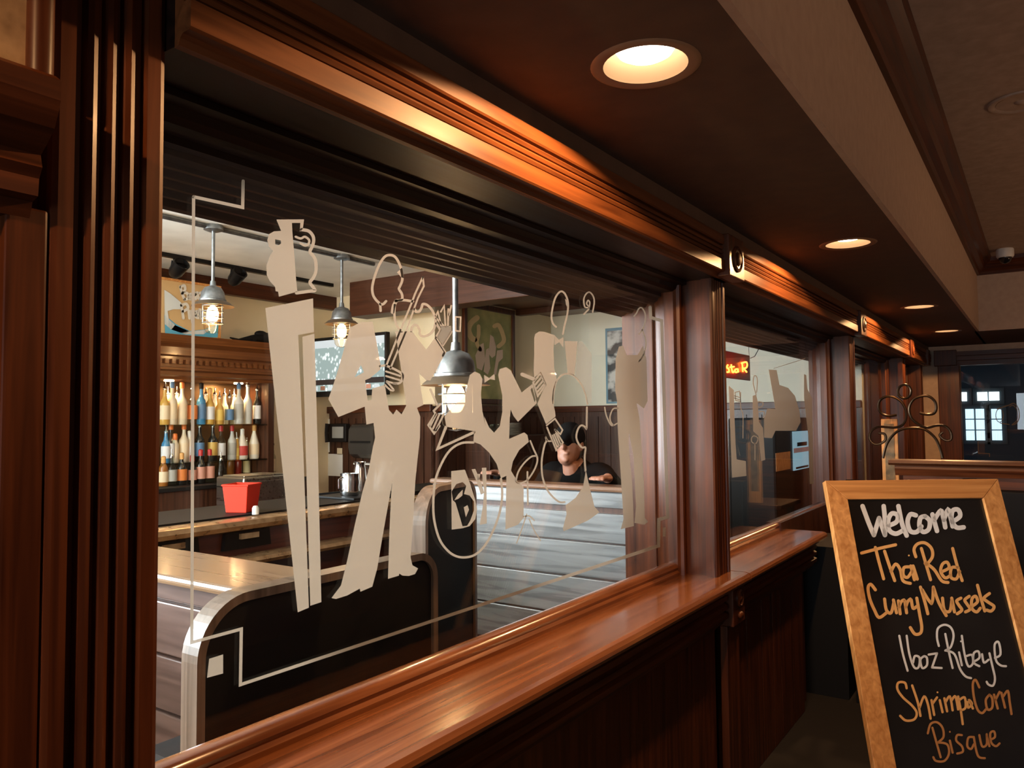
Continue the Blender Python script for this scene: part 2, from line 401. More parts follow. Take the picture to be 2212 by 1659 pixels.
# xf is the front: mirror the profile so that the front is towards +X
def pil_prof2(y0, y1, xf=-1.06, xb=-1.105):
    return [(xb, y0), (xf-.010, y0), (xf-.003, y0+.003), (xf, y0+.010), (xf, y0+.030), (xf-.014, y0+.033),
            (xf-.014, y0+.043), (xf-.004, y0+.047), (xf-.001, y0+.054), (xf-.004, y0+.061), (xf-.014, y0+.065), (xf-.014, y0+.070),
            (xf-.004, y0+.074), (xf-.001, y0+.0805), (xf-.004, y0+.087), (xf-.014, y0+.091), (xf-.014, y0+.096), (xf-.004, y0+.100),
            (xf-.001, y0+.107), (xf-.004, y0+.114), (xf-.014, y0+.118), (xf-.014, y1-.033), (xf, y1-.030), (xf, y1-.010), (xf-.003, y1-.003), (xf-.010, y1), (xb, y1)]
for k, (y0, y1) in enumerate(YS):
    zb = .885 if 0 < k < 2 else 0
    o = struct(MB().pr(pil_prof2(y0, y1), 'Z', zb, 2.075 if k else 2.25).build('trim_%d' % n, WZ)); n += 1
    MB().box(-1.20, -1.105, y0+.018, y1-.018, zb, 2.085).build('jamb', WZ, o)
    MB().pr([(-1.30, y0-.018), (-1.275, y0-.026), (-1.25, y0-.03), (-1.21, y0-.03), (-1.2, y0-.022), (-1.188, y0-.018), (-1.184, y0-.008), (-1.2, y0+.02), (-1.30, y0+.02)], 'Z', .885 if zb else 0, 2.085).build('casing', WZ, o)
    MB().pr([(-1.30, y1+.018), (-1.275, y1+.026), (-1.25, y1+.03), (-1.21, y1+.03), (-1.2, y1+.022), (-1.188, y1+.018), (-1.184, y1+.008), (-1.2, y1-.02), (-1.30, y1-.02)], 'Z', .885 if zb else 0, 2.085).build('casing', WZ, o)
    MB().box(-1.44 if k < 2 else -1.33, -1.30, y0-.03 if k < 2 else y0-.01, y1+.03, 0, 2.0).build('back_post', WZ, o, bevel=.004)
    if k == 0: continue
    cap = MB().box(-1.05, -.982, y0-.012, y1+.012, 2.058, 2.224).build('capital_block', WZ, o, bevel=.005)
    Mx = Matrix.Rotation(pi/2, 4, 'Y')
    MB().lathe([(.052, 0), (.052, .006), (.044, .010), (.038, .004), (.030, .004), (.022, .012), (0, .016)], (-.982, (y0+y1)/2, 2.135), 24, Mx).build('rosette', WZ, cap, smooth=True)
    if k == 1:
        q = MB().box(-1.06, -1.004, y0+.01, y1-.01, .70, .846).build('bracket_block', WZ, o, bevel=.004)
        MB().lathe([(.034, 0), (.034, .006), (.027, .010), (.022, .004), (.015, .008), (0, .013)], (-1.004, (y0+y1)/2, .80), 20, Mx).build('rosette', WZ, q, smooth=True)
        MB().ball((-1.0, (y0+y1)/2, .735), (.012, .022, .014)).build('drop', WZ, q, smooth=True)
        MB().box(-1.06, -1.03, y0+.01, y1-.01, 0, .70).build('pilaster_foot', WZ, o, bevel=.004)
# panelled wall nearer than the first pilaster, with its crown moulding
o = struct(MB().box(-1.26, -1.095, -.6, .475, 0, 1.95).build('wall_panelled', WZ))
MB().box(-1.095, -1.078, -.6, .405, .1, 1.74).build('panel', WZ, o, bevel=.004)
MB().box(-1.095, -1.062, .425, .475, 0, 1.78).build('stile', WZ, o, bevel=.004)
crown = [(-1.095, 1.765), (-1.062, 1.765), (-1.055, 1.785), (-1.04, 1.79), (-1.038, 1.812), (-1.03, 1.825), (-1.035, 1.842), (-1.02, 1.852),
         (-1.0, 1.868), (-.99, 1.888), (-.985, 1.90), (-.985, 1.925), (-1.0, 1.935), (-1.06, 1.945), (-1.095, 1.945)]
MB().pr(crown, 'Y', -.6, .452).build('crown_moulding', WY, o)
MB().tube([(-1.05, .455, 1.945), (-1.05, .455, 2.25)], .016, 12).build('corner_bead', WZ, o, smooth=True)

# ------------------------------------------------------------------ partition windows with etched glass
def glassmap(dx=.0045):
    return lambda x, y: at(x, y, X=XG)+Vector((dx, 0, 0))*1.0
def window(name, y0, y1):
    p = struct(MB().box(XG-.003, XG+.003, y0, y1, .93, 2.02).build(name, PANE))
    return p
w1 = window('window_1', .62, 2.94); w2 = window('window_2', 3.08, 5.58); w3 = window('window_3', 5.72, 7.98); w4 = window('window_4', 8.12, 9.3)
A = cs(330,400,.18083); Bc = cs(330,700,.18083); C = cs(650,500,.18083); D = cs(650,750,.18083); E_ = cs(950,550,.22604)
G = cs(880,850,.27125); I_ = cs(340,1020,.27125); J = cs(1000,880,.18083); K = cs(330,1150,.31646); L_ = cs(1380,560,.18083); N_ = cs(1540,650,.24708)
def etch(name, quads, parent, m=ETCH, label=None):
    o = flat(quads, glassmap()).build(name, m, parent, recalc=False)
    if label: o['label'] = label
    return o
# border line with stepped corners
bl = [(522,392),(521,449),(415,426)]; bl2 = [(1402,664),(1403,686),(1427,693),(1440,1117),(1421,1122),(1420,1179),(516,1478),(518,1358),(411,1387),(415,426)]
etch('etched_border', ribbon(bl, 7, False, False)+ribbon(bl2, 7, False, False)+poly(K((375,860),(470,830),(470,960),(360,990)))+poly(G((2025,1070),(2048,1065),(2048,1138),(2025,1140))), w1, label='thin stepped border line etched around the glass')
# jug
q = poly(A((1460,415),(1790,412),(1775,525),(1740,560),(1745,455),(1645,455),(1650,560),(1670,800),(1690,1080),(1710,1275),(1490,1335),(1480,1275),(1450,1270),(1445,1220),(1380,1150),(1345,1080),(1340,960),(1380,850),(1420,790),(1370,740),(1350,660),(1370,590),(1430,555),(1515,550)),
         A((1445,650),(1510,665),(1515,700),(1480,725),(1445,710)))
q += ribbon(A((1760,535),(1840,550),(1890,600),(1905,660),(1890,730),(1860,800),(1900,850),(1930,920),(1930,1030),(1900,1110),(1860,1165),(1905,1230),(1915,1262),(1850,1270),(1700,1290)), 7)
q += ribbon(A((1690,620),(1750,640),(1800,620),(1850,660),(1840,710),(1800,725),(1750,700)), 5)
etch('etched_jug', q, w1, label='etched frosted jug-shaped head with round ears')
# tall strips
q = poly([(570,666),(673,645),(675,718),(641,724),(653,1000),(664,1312),(640,1322),(605.6,1000)])+poly([(650,728),(676,721),(684,1000),(691,1300),(667,1308),(658,1000)])
etch('etched_long_coat', q, w1, label='etched tall tapering figure split by a narrow gap')
# violinist
q = ribbon(C((935,950),(925,870),(880,820),(845,760),(835,680),(850,590),(885,480),(930,380),(985,305),(1040,285),(1100,300),(1145,360),(1180,450),(1195,540),(1190,600),(1165,660),(1155,690),(1185,740),(1195,790),(1180,820),(1120,825)), 5.5)
q += poly(C((1130,490),(1195,430),(1212,560),(1180,550)))+ribbon(C((930,870),(965,870),(1000,835)), 5.5)
q += ribbon(C((1115,835),(1210,822),(1320,838)), 5.5)+ribbon(C((1120,835),(1092,890),(1078,965)), 8)
q += ribbon(C((1105,880),(1100,1000),(1115,1090),(1150,1160),(1185,1195)), 5)
q += ribbon(C((1340,930),(1360,960),(1400,955),(1425,910),(1440,870),(1490,880),(1545,935),(1580,1010),(1590,1090),(1570,1170),(1520,1230),(1450,1255),(1405,1235),(1400,1180),(1375,1130),(1340,1120),(1310,1145),(1300,1190)), 5.5)
q += ribbon(C((1440,548),(1350,740),(1300,870),(1180,1160),(1000,1610)), 4.2, sm=False)+ribbon(C((1440,548),(1452,655),(1380,800),(1240,1190),(1050,1640)), 4, sm=False)
q += ribbon(C((1595,1010),(1620,960),(1660,1130)), 4, sm=False)+ribbon(C((1655,960),(1695,890),(1710,1140)), 4, sm=False)+ribbon(C((1600,1040),(1690,1130)), 4)+ribbon(C((1745,930),(1740,1130)), 4)+ribbon(C((1780,890),(1752,1000)), 4)
q += ribbon(C((1600,1100),(1650,1180),(1600,1262)), 5, sm=False)+ribbon(C((1780,1200),(1680,1360)), 5)+ribbon(C((1590,1265),(1705,1440),(1680,1485)), 5, sm=False)
q += ribbon(C((1832,1022),(1893,1026),(1885,1193),(1832,1188)), 3.4, True, False)
etch('etched_fiddle_and_bow', q, w1, label='etched outline of head, fiddle, bow and hand')
body = D((1110,-187),(1310,-187),(1480,28),(1590,-117),(1710,70),(1530,400),(1480,395),(1395,315),(1420,520),(1447,690),(1370,725),(1410,830),(1405,1080),(1375,1350),(1350,1600)) \
  + I_((2030,300),(2005,680),(2020,740),(2065,765),(2040,810),(1990,825),(1940,822),(1915,805),(1912,822),(1825,848),(1835,500),(1850,180),(1860,70),(1840,180),(1780,520),(1740,760),(1700,910),(1605,950),(1600,925),(1500,980),(1410,1008),(1375,1000),(1450,900),(1500,700),(1560,420),(1620,160)) \
  + D((795,1450),(845,1180),(870,1080),(850,905),(765,925),(745,710),(430,835),(310,620),(360,480),(430,260),(530,-90)) + C((570,1150),(700,1085),(840,1080),(935,1590)) + D((930,270),(810,370),(750,395),(780,640),(825,630),(835,495),(985,450),(1035,750),(1085,805),(1125,745),(1185,803),(1240,700),(1190,330),(1145,40))
q = poly(body, D((625,360),(660,290),(700,215),(735,300)))
q += ribbon(D((930,228),(1010,225),(1180,310),(1195,380),(1160,430),(1090,432)), 5)+ribbon(D((1000,290),(1170,345)), 4)+ribbon(D((1000,345),(1165,395)), 4)+ribbon(D((1000,405),(1120,440)), 4)+ribbon(D((985,450),(1050,510),(1090,515),(1060,470),(1000,405)), 4)
etch('etched_violinist', q, w1, label='etched frosted violinist in a long jacket and flared trousers')
etch('etched_violin_hand', poly(C((1660,1130),(1780,1130),(1785,1200),(1680,1360),(1610,1262),(1650,1180))), w1, ETCH2)
# drummer
dr = E_((255,1230),(275,1150),(320,1118),(370,1140),(395,1190),(380,1330),(395,1500),(425,1640))+G((600,180),(640,270),(680,312),(725,260),(745,150),(748,30)) \
  + E_((580,1500),(585,1350),(545,1150),(560,1095),(620,1075),(665,1105),(770,1318),(875,1235),(915,1420),(735,1598),(690,1540),(665,1480)) \
  + G((805,200),(800,362),(860,335),(920,310),(945,330),(957,385),(880,450),(830,540),(815,615),(870,705),(915,740),(915,990),(870,1045),(770,1082),(778,655),(735,675),(700,560),(640,470),(570,405),(515,385),(520,310)) + D((2035,1000),(1720,950),(1700,830),(1800,700),(1900,620),(1960,520))
q = poly(dr, E_((855,1290),(872,1270),(905,1390),(893,1410)))
q += ribbon(D((1715,955),(1615,1215),(2055,1015)), 6, sm=False)
q += ribbon(E_((775,1145),(890,1192)), 8)+ribbon(D((1530,505),(1545,540),(1610,690)), 5)
q += ribbon(D((1650,680),(1570,760),(1590,795),(1505,930),(1575,1030),(1640,940)), 4.5, sm=False)+ribbon(D((1600,800),(1530,940)), 4)+ribbon(D((1640,800),(1560,975)), 4)+ribbon(D((1690,800),(1595,995)), 4)
q += poly(E_((410,1150),(460,1180),(510,1140),(515,1200),(470,1190),(415,1225)))
etch('etched_drummer', q, w1, label='etched frosted drummer with raised elbows behind a drum kit')
q = ribbon(G((515,390),(420,395),(330,450),(260,560),(210,700),(195,880),(205,1020),(245,1160),(310,1250),(380,1295),(460,1303),(540,1275),(620,1190),(690,1050),(730,920),(745,800),(735,680)), 5)
q += poly(G((338,618),(447,606),(490,720),(530,850),(545,920),(530,1000),(485,1055),(430,1072),(342,1083)),
          G((341,780),(380,720),(430,705),(458,735),(440,800),(485,812),(520,860),(520,930),(490,1010),(465,1052),(428,1056),(400,960),(372,868),(352,850)))
q += poly(G((362,850),(395,800),(430,765),(427,812),(395,838)))+poly(G((438,905),(468,888),(480,925),(455,985)))
q += poly(G((500,603),(530,600),(580,720),(602,790),(575,805),(540,700)))+poly(G((582,592),(618,590),(622,1035),(565,1045),(590,900),(600,780),(588,690)))+poly(G((548,640),(570,640),(560,690),(545,690)))
etch('etched_bass_drum', q, w1, label='etched bass drum ring with a large letter B')
q = ribbon(J((790,400),(830,500),(870,590),(870,660),(830,760),(760,860),(690,900),(640,900),(620,870),(650,760),(720,660),(800,590),(860,580)), 3.6)+ribbon(J((755,770),(760,1160)), 3.8)
q += ribbon(G((940,960),(900,1080),(860,1190)), 2.5)+ribbon(G((960,1000),(1000,1090),(1050,1170)), 2.5)+ribbon(G((915,980),(960,975),(1000,1010)), 3)
etch('etched_side_drum', q, w1, label='etched outline of a small tilted drum on a stand')
# bassist
ba = E_((890,800),(900,760),(940,735),(990,740),(1085,770),(1075,900),(1080,1080),(1105,1200),(1078,1300),(1072,1420),(1090,1500))+J((1092,108),(978,202))+E_((920,1425),(1000,1240),(950,1130),(890,1175),(885,1100),(890,950))
q = poly(ba)
dm = E_((880,1222),(950,1135),(1000,1245),(925,1350))
q += ribbon(dm, 4, True, False)+ribbon(E_((900,1245),(960,1170)), 4)+ribbon(E_((912,1280),(975,1205)), 4)+ribbon(E_((922,1312),(987,1235)), 4)
q += ribbon(E_((1100,690),(1070,660),(1055,590),(1075,470),(1100,400),(1140,355),(1175,365),(1205,420),(1215,490),(1205,580),(1180,680),(1165,760)), 4)+poly(E_((1185,420),(1210,450),(1216,520),(1195,480)))
q += poly(E_((1085,770),(1125,815),(1170,790),(1170,890),(1130,840),(1085,865)))+poly(E_((1180,825),(1305,830),(1275,1160),(1210,1130)))
q += ribbon(J((985,215),(1085,135),(1175,270),(1150,320),(1085,265)), 3.4, sm=False)+ribbon(J((990,240),(1100,510),(1180,420),(1085,265)), 3.6, sm=False)
for a in (((1055,335),(1115,485)), ((1075,325),(1135,465)), ((1095,310),(1155,445))): q += ribbon(J(*a), 3.4)
q += ribbon(E_((1072,1420),(1072,1350),(1085,1270),(1110,1200),(1160,1150),(1215,1140),(1275,1165),(1340,1240),(1380,1330),(1400,1430)), 4)
q += ribbon(J((1467,0),(1465,120),(1462,250),(1440,230),(1400,215),(1360,260),(1340,350),(1365,430),(1410,480),(1450,482),(1440,600),(1450,760)), 4)
q += ribbon(J((975,360),(985,400),(960,450),(930,600),(925,720),(940,850),(990,980),(1060,1070),(1140,1130),(1200,1130)), 4)+ribbon(J((975,355),(1000,400),(1042,402)), 3.4)
q += poly(G((1412,610),(1440,740),(1480,900),(1520,945),(1430,1010),(1340,1050),(1235,1097),(1228,1075),(1258,960),(1250,890),(1330,830),(1390,740)))
etch('etched_bassist', q, w1, label='etched frosted player with a bow tie holding a double bass')
etch('etched_bassist_jacket', poly(E_((1310,830),(1350,830),(1440,950),(1440,1420),(1400,1420),(1380,1310),(1340,1225),(1280,1160))), w1, ETCH2)
q = ribbon(E_((1365,570),(1415,515),(1375,500),(1365,430),(1385,380),(1420,360),(1455,400),(1465,460),(1450,550)), 3.2)+ribbon(E_((1415,515),(1422,460),(1405,438),(1393,470),(1410,495)), 3)
etch('etched_scroll', q, w1, label='etched curled scroll of the double bass')
# right hand figure
sg = E_((1670,1000),(1700,880),(1740,870),(1775,960),(1880,960),(1930,870),(1965,1000),(1975,1400),(1940,1470),(1870,1420))+G((1840,200),(1875,700),(1882,990),(1908,1020),(1880,1045),(1800,1030),(1812,900),(1792,500),(1755,310),(1752,400),(1782,720),(1795,1055),(1690,1080),(1712,1000),(1690,650),(1665,250),(1660,60))+E_((1665,1290))
q = poly(sg)
q += ribbon(E_((1845,590),(1870,560),(1890,520),(1920,510),(1950,560),(1955,620),(1935,700),(1895,760)), 3)+ribbon(E_((1925,720),(1960,830),(1940,950),(1895,1020)), 3)
q += ribbon(J((1680,0),(1700,100),(1760,215),(1830,190)), 3)+ribbon(J((1840,10),(1780,20),(1745,100),(1750,170),(1785,215)), 3)
etch('etched_standing_figure', q, w1, label='etched slim standing figure in narrow trousers')
# second window
q = poly(N_((480,600),(550,605),(575,735),(650,760),(710,830),(750,960),(760,1060),(720,1135),(540,1135),(510,1200),(440,1195),(440,1030),(470,940),(540,945)))
q += poly(N_((130,740),(175,780),(180,1000),(190,1250),(200,1385),(280,1400),(285,1530),(160,1545)))
q += poly(N_((340,830),(370,820),(385,880),(395,1060),(430,1110),(450,1390),(415,1400),(390,1180),(345,1140)))
q += ribbon(N_((370,820),(345,720),(355,655),(380,680),(375,800)), 2)+ribbon(N_((350,1180),(385,1200),(370,1245),(335,1235),(330,1200)), 2, True)+ribbon(N_((360,1245),(360,1390)), 2)
q += ribbon(N_((390,880),(430,890),(425,920),(395,930)), 2)+ribbon(N_((395,970),(440,970),(435,1020)), 2)
q += poly(N_((790,640),(810,650),(820,770),(860,850),(875,1600),(840,1600),(830,1200),(790,850)))
q += ribbon(N_((185,800),(225,790),(235,880),(190,870)), 2, True, False)+ribbon(N_((180,830),(225,845)), 2)+ribbon(N_((180,850),(225,865)), 2)+ribbon(N_((235,800),(235,930),(255,1000),(255,1200)), 1.6)
q += ribbon(N_((525,590),(750,520),(800,500)), 1.2)+ribbon(N_((525,355),(530,360)), 1)
etch('etched_band', q, w2, label='etched musicians with a sousaphone and a clarinet')

# ------------------------------------------------------------------ recessed downlights
dl = thing('recessed_downlight', 'round recessed ceiling downlight with a ribbed cream baffle and glowing lamp', 'ceiling light', (LX, LYs[0], CZ), 0, 'recessed downlights along the soffit')
BAF = mat('cream_baffle', (.30, .19, .10), .6, spec=.1); RING = mat('painted_trim_ring', (.30, .17, .09), .5)
MB().lathe([(LR-.002, -.001), (LR+.016, -.004), (LR+.024, -.002), (LR+.026, .0)], (0,0,0), 40, None, False).build('trim_ring', RING, dl, smooth=True, local=True)
pf = []
for k in range(6):
    z = .001+k*.007; r = LR-k*.0016
    pf += [(r, z), (r-.0008, z+.005)]
b = MB(); seg = 40
pf += [(LR-.014, .05), (LR-.014, .11)]
for i, (r, z) in enumerate(pf):
    for k in range(seg): b.v.append(Vector((r*cos(2*pi*k/seg), r*sin(2*pi*k/seg), z)))
for i in range(len(pf)-1):
    for k in range(seg): b.f.append([i*seg+k, i*seg+(k+1) % seg, (i+1)*seg+(k+1) % seg, (i+1)*seg+k])
b.build('baffle', BAF, dl, smooth=True, local=True)
MB().lathe([(0, .016), (.025, .017), (.046, .021), (.060, .029), (.068, .042), (.06, .1), (0, .105)], (0,0,0), 32).build('lamp', LENS, dl, smooth=True, local=True)
wh = ['over the panelled wall', 'over the first etched window', 'over the second etched window', 'over the third window', 'over the far end of the partition']
lab_ = 'round recessed downlight with glowing lamp in the soffit '
dl['label'] = lab_+wh[0]
for ly, w_ in zip(LYs[1:], wh[1:]): dup(dl, (LX, ly, CZ), label=lab_+w_)
for ly in LYs:
    l = bpy.data.lights.new('downlight_light', 'SPOT'); l.energy = 58; l.color = (1.0, .52, .21); l.shadow_soft_size = .02
    l.spot_size = radians(161); l.spot_blend = .06
    lo = bpy.data.objects.new('downlight_light', l); COL.objects.link(lo); lo.location = (LX, ly, CZ+.002)
# added uplights on the unseen right wall, there to brighten the coffer
for yy, nm in ((1.2, 'by the chalkboard'), (4.4, 'by the booth divider'), (7.0, 'by the far wall')):
    t = thing('wall_sconce', 'bronze bowl uplight sconce on the right wall '+nm, 'wall light', (2.0, yy, 1.95))
    MB().lathe([(.02, -.12), (.05, -.1), (.12, -.03), (.15, .03), (.145, .03), (.115, -.025), (.045, -.09), (0, -.1)], (-.16, 0, 0), 24, None, False).build('bowl', IRON, t, True, local=True)
    MB().box(-.03, 0, -.05, .05, -.16, .0).build('back_plate', IRON, t, local=True)
    MB().tube([(-.02, 0, -.12), (-.10, 0, -.13), (-.16, 0, -.11)], .01, 8).build('arm', IRON, t, True, local=True)
    MB().ball((-.16, 0, -.03), .03).build('bulb', BULB, t, True, local=True)
    l = bpy.data.lights.new('sconce_light', 'POINT'); l.energy = 24; l.color = (1, .60, .34); l.shadow_soft_size = .04
    lo = bpy.data.objects.new('sconce_light', l); COL.objects.link(lo); lo.location = (1.84, yy, 1.975)
# ceiling speaker and dome camera
p = at(2190, 222, Z=2.92)
t = thing('ceiling_speaker', 'round ceiling speaker with recessed ring and centre hub in the upper ceiling', 'speaker', (p.x+.03, p.y, 2.92))
MB().lathe([(.10, -.002), (.115, -.010), (.13, -.008), (.135, -.0005)], (0,0,0), 40, None, False).build('rim', UPC, t, True, local=True)
MB().lathe([(0, -.003), (.10, -.004), (.10, -.0005), (0, -.0005)], (0,0,0), 40).build('grille', UPC, t, True, local=True)
MB().lathe([(0, -.012), (.02, -.010), (.03, -.003)], (0,0,0), 24).build('hub', UPC, t, True, local=True)
p = at(2171, 548, Z=2.88)
t = thing('security_camera', 'white dome security camera with dark glossy bubble beside the crown moulding', 'camera', (p.x, p.y, 2.92))
MB().lathe([(.062, 0), (.066, -.01), (.066, -.06), (.058, -.075), (0, -.075)], (0,0,0), 28).build('housing', WHITEPL, t, True, local=True)
MB().lathe([(.05, -.072), (.048, -.09), (.035, -.112), (.016, -.124), (0, -.127)], (0,0,0), 28).build('bubble', mat('smoked_dome', (.01,.01,.012), .08, 0, .5), t, True, local=True)

# ------------------------------------------------------------------ chalkboard sign
TL = at(1780, 1040, D=1.0)-CAM; TR = at(2152, 1036, D=1.0)-CAM; BL = at(1888, 1659, D=1.0)-CAM
TL = CAM+TL*2.8; TR = CAM+TR*2.8; BL = CAM+BL*2.44
cu = (TR-TL); cw = cu.length; cu = cu.normalized(); cv = (BL-TL); cv = (cv-cu*cv.dot(cu)).normalized(); cn = cv.cross(cu)
if cn.dot(CAM-TL) < 0: cn = -cn
ch = TL.z/(-cv.z)                                    # slant length down to the floor
cbase = TL+cv*ch+cu*(cw/2); cbase.z = 0
MC = Matrix((cu, cv, cn)).transposed()
def cpt(u, v, w=0): return TL+cu*u+cv*v+cn*w
def chalkmap(x, y):
    d = ray(x, y); t = (TL+cn*.0012-CAM).dot(cn)/d.dot(cn); return CAM+d*t
def cbox(u0, u1, v0, v1, w0, w1):
    b = MB().box(u0, u1, v0, v1, w0, w1); b.v = [cpt(*v) for v in b.v]; return b
def cpoly(pts, w0, w1):
    b = MB().pr(pts, 'Z', w0, w1); b.v = [cpt(*v) for v in b.v]; return b
def along(name, ax):
    m = wood(name, (.46, .185, .05), (.78, .38, .125), ax, .42, .12, 55, .06); mp = [n for n in m.node_tree.nodes if n.type == 'MAPPING'][0]
    mp.vector_type = 'TEXTURE'; mp.inputs['Rotation'].default_value = MC.to_euler()
    mp.inputs['Scale'].default_value = [1/v for v in mp.inputs['Scale'].default_value]; return m
SGU = along('sign_oak_rail', 'X'); SGV = along('sign_oak_stile', 'Y')
sg = thing('chalkboard_sign', 'oak framed sandwich chalkboard listing welcome specials in white and orange', 'sign', cbase)
fw = .07; hb = ch-.06
cpoly([(0,0), (cw,0), (cw-fw,fw), (fw,fw)], -.018, .012).build('top_rail', SGU, sg, bevel=.002)
cpoly([(0,0), (fw,fw), (fw,hb-.12), (0,hb)], -.018, .012).build('stile', SGV, sg, bevel=.002)
cpoly([(cw,0), (cw,hb), (cw-fw,hb-.12), (cw-fw,fw)], -.018, .012).build('stile', SGV, sg, bevel=.002)
cpoly([(fw,hb-.12), (cw-fw,hb-.12), (cw-.0,hb), (0,hb)], -.018, .012).build('bottom_rail', SGU, sg, bevel=.002)
for u in (0, cw-.055): cbox(u, u+.055, hb, ch-.004, -.018, .010).build('foot', SGV, sg)
bd = cbox(fw-.004, cw-fw+.004, fw-.004, hb-.115, -.012, 0).build('board', noisy('black_board', (.006,.006,.006), (.014,.013,.012), (4,4,4), 4, .33, 0, 0), sg)
# rear easel strut
back = -cn; back.z = 0; back.normalize()
s0_ = cpt(cw/2, .12, -.02); s1_ = Vector((s0_.x, s0_.y, .012))+back*.06
for du in (-.1, .1): MB().tube([s0_+cu*du*.3, s1_+cu*du], .011, 8).build('easel_leg', BLKM, sg)
MB().tube([s0_.lerp(s1_, .7)-cu*.07, s0_.lerp(s1_, .7)+cu*.07], .007, 6).build('easel_crossbar', BLKM, sg)
for u in (.08, cw-.12): cbox(u, u+.05, -.006, .0, -.05, -.0).build('hinge', BLKM, sg)
Oc = cs(1740, 1000, .39731)
WCH = mat('white_chalk_ink', (.78,.78,.76), .7); OCH = mat('orange_chalk_ink', (.80,.42,.14), .7); DCH = mat('worn_orange_chalk_ink', (.50,.22,.07), .7)  # the last two words use a darker orange
def chalk(name, strokes, w, m):
    q = []
    for st in strokes:
        if len(st) > 1: q += ribbon(Oc(*st), w*.39731)
        else:
            cx, cy = Oc(st[0])[0]
            flat([[Vector((cx+2*cos(k*pi/5), cy+2*sin(k*pi/5))) for k in range(10)]], chalkmap).build('letter_dot', m, bd, recalc=False)
    flat(q, chalkmap).build(name, m, bd, recalc=False)
chalk('word_welcome', [[(310,235),(345,330),(372,392)],[(372,392),(400,300)],[(400,300),(432,392)],[(432,392),(432,310),(425,235)],
 [(455,340),(495,320),(500,285),(470,275),(450,310),(455,365),(490,385),(525,370)],[(505,235),(525,330),(550,395)],[(600,285),(570,280),(555,320),(570,370),(605,375),(630,345)],
 [(650,290),(625,300),(620,345),(640,375),(670,360),(675,315),(650,290)],[(690,280),(715,370)],[(700,310),(735,260),(750,300),(760,350)],[(752,310),(775,255),(790,300),(800,345)],[(800,320),(840,290),(830,255),(800,260),(795,310),(820,350),(860,350)]], 25, WCH)
chalk('word_thai', [[(305,490),(400,465),(490,445)],[(380,460),(400,540),(425,630)],[(430,480),(460,570),(485,640)],[(465,590),(490,550),(515,580),(530,640),(570,655)],[(565,565),(535,570),(532,610),(555,622),(578,590)],[(572,560),(592,635)],[(585,560),(608,632)],[(562,503)]], 17, OCH)
chalk('word_red', [[(600,510),(590,470),(610,440),(650,435),(685,465),(690,510),(660,550),(650,545)],[(630,465),(655,550),(680,635)],[(655,545),(700,580),(740,640),(775,650)],[(745,590),(780,570),(770,540),(745,550),(735,590),(760,625),(790,610)],[(830,570),(795,570),(790,620),(820,630),(838,590)],[(800,465),(825,560),(852,640)]], 17, OCH)
chalk('words_curry_mussels', [[(380,690),(355,660),(340,680),(350,740),(375,800),(400,840),(440,815)],[(430,740),(440,800),(465,815),(480,760)],[(478,745),(495,815)],[(505,750),(515,820)],[(508,785),(520,755),(535,745)],[(540,750),(550,815)],[(545,785),(555,755),(570,740)],[(575,745),(585,790),(605,780)],[(605,735),(620,820),(632,890),(625,925),(595,930),(570,895)],
 [(625,675),(650,760),(665,820)],[(635,690),(665,740),(685,765)],[(685,765),(692,740),(695,675)],[(697,680),(725,760),(765,830)],[(745,735),(755,800),(785,805),(795,750)],[(795,735),(810,810)],[(845,735),(822,750),(835,775),(850,800),(825,820)],[(890,725),(866,745),(880,770),(895,795),(870,810)],
 [(905,780),(935,755),(925,725),(905,740),(905,790),(930,810),(950,790)],[(935,665),(955,740),(975,805)],[(1000,710),(970,735),(990,755),(1025,780),(1010,805),(985,800)]], 17, OCH)
chalk('words_ribeye', [[(510,940),(530,1040),(555,1130)],[(550,940),(565,1040),(590,1110),(615,1110),(620,1060),(595,1050),(585,1085)],[(645,1050),(625,1070),(635,1115),(660,1100),(660,1060),(645,1050)],[(670,1042),(715,1035)],[(715,1035),(688,1112)],[(688,1112),(740,1115)],
 [(725,995),(715,950),(720,900),(755,880),(790,895),(805,940),(790,1000),(760,1020)],[(760,930),(780,1030),(800,1115)],[(765,1020),(810,1040),(840,1120),(870,1160),(900,1170)],[(835,1030),(850,1100)],[(845,970)],[(850,940),(865,1040),(885,1105),(910,1090),(905,1045),(875,1050)],[(915,1080),(945,1060),(940,1025),(915,1035),(915,1085),(945,1105)],
 [(960,1040),(970,1085),(995,1070)],[(1000,1035),(1015,1100),(1030,1170),(1020,1210),(995,1205),(985,1190)],[(1030,1060),(1060,1040),(1050,975),(1028,990),(1035,1070),(1060,1100),(1090,1105)]], 12, WCH)
chalk('words_shrimp_corn', [[(550,1225),(540,1195),(505,1195),(500,1230),(530,1275),(580,1320),(605,1360),(590,1395),(545,1400),(515,1375)],[(580,1210),(610,1300),(625,1375)],[(620,1330),(645,1270),(665,1310),(680,1390)],[(685,1290),(700,1370)],[(690,1310),(715,1275)],[(730,1290),(745,1355)],[(718,1247)],[(755,1280),(770,1350)],[(762,1300),(785,1270),(800,1345)],[(795,1290),(815,1270),(830,1340)],
 [(830,1270),(845,1350),(855,1420)],[(835,1290),(865,1275),(870,1330),(845,1345)],[(880,1300),(885,1330),(905,1310),(890,1290),(910,1335)]], 13, OCH)
chalk('word_corn', [[(945,1220),(925,1180),(910,1200),(915,1270),(935,1340),(960,1360),(980,1340)],[(1000,1260),(980,1290),(990,1340),(1015,1330),(1015,1280),(1000,1260)],[(1025,1260),(1045,1335)],[(1032,1290),(1055,1245)],[(1065,1250),(1085,1330)],[(1075,1270),(1100,1240),(1110,1300),(1120,1365)]], 13, DCH)
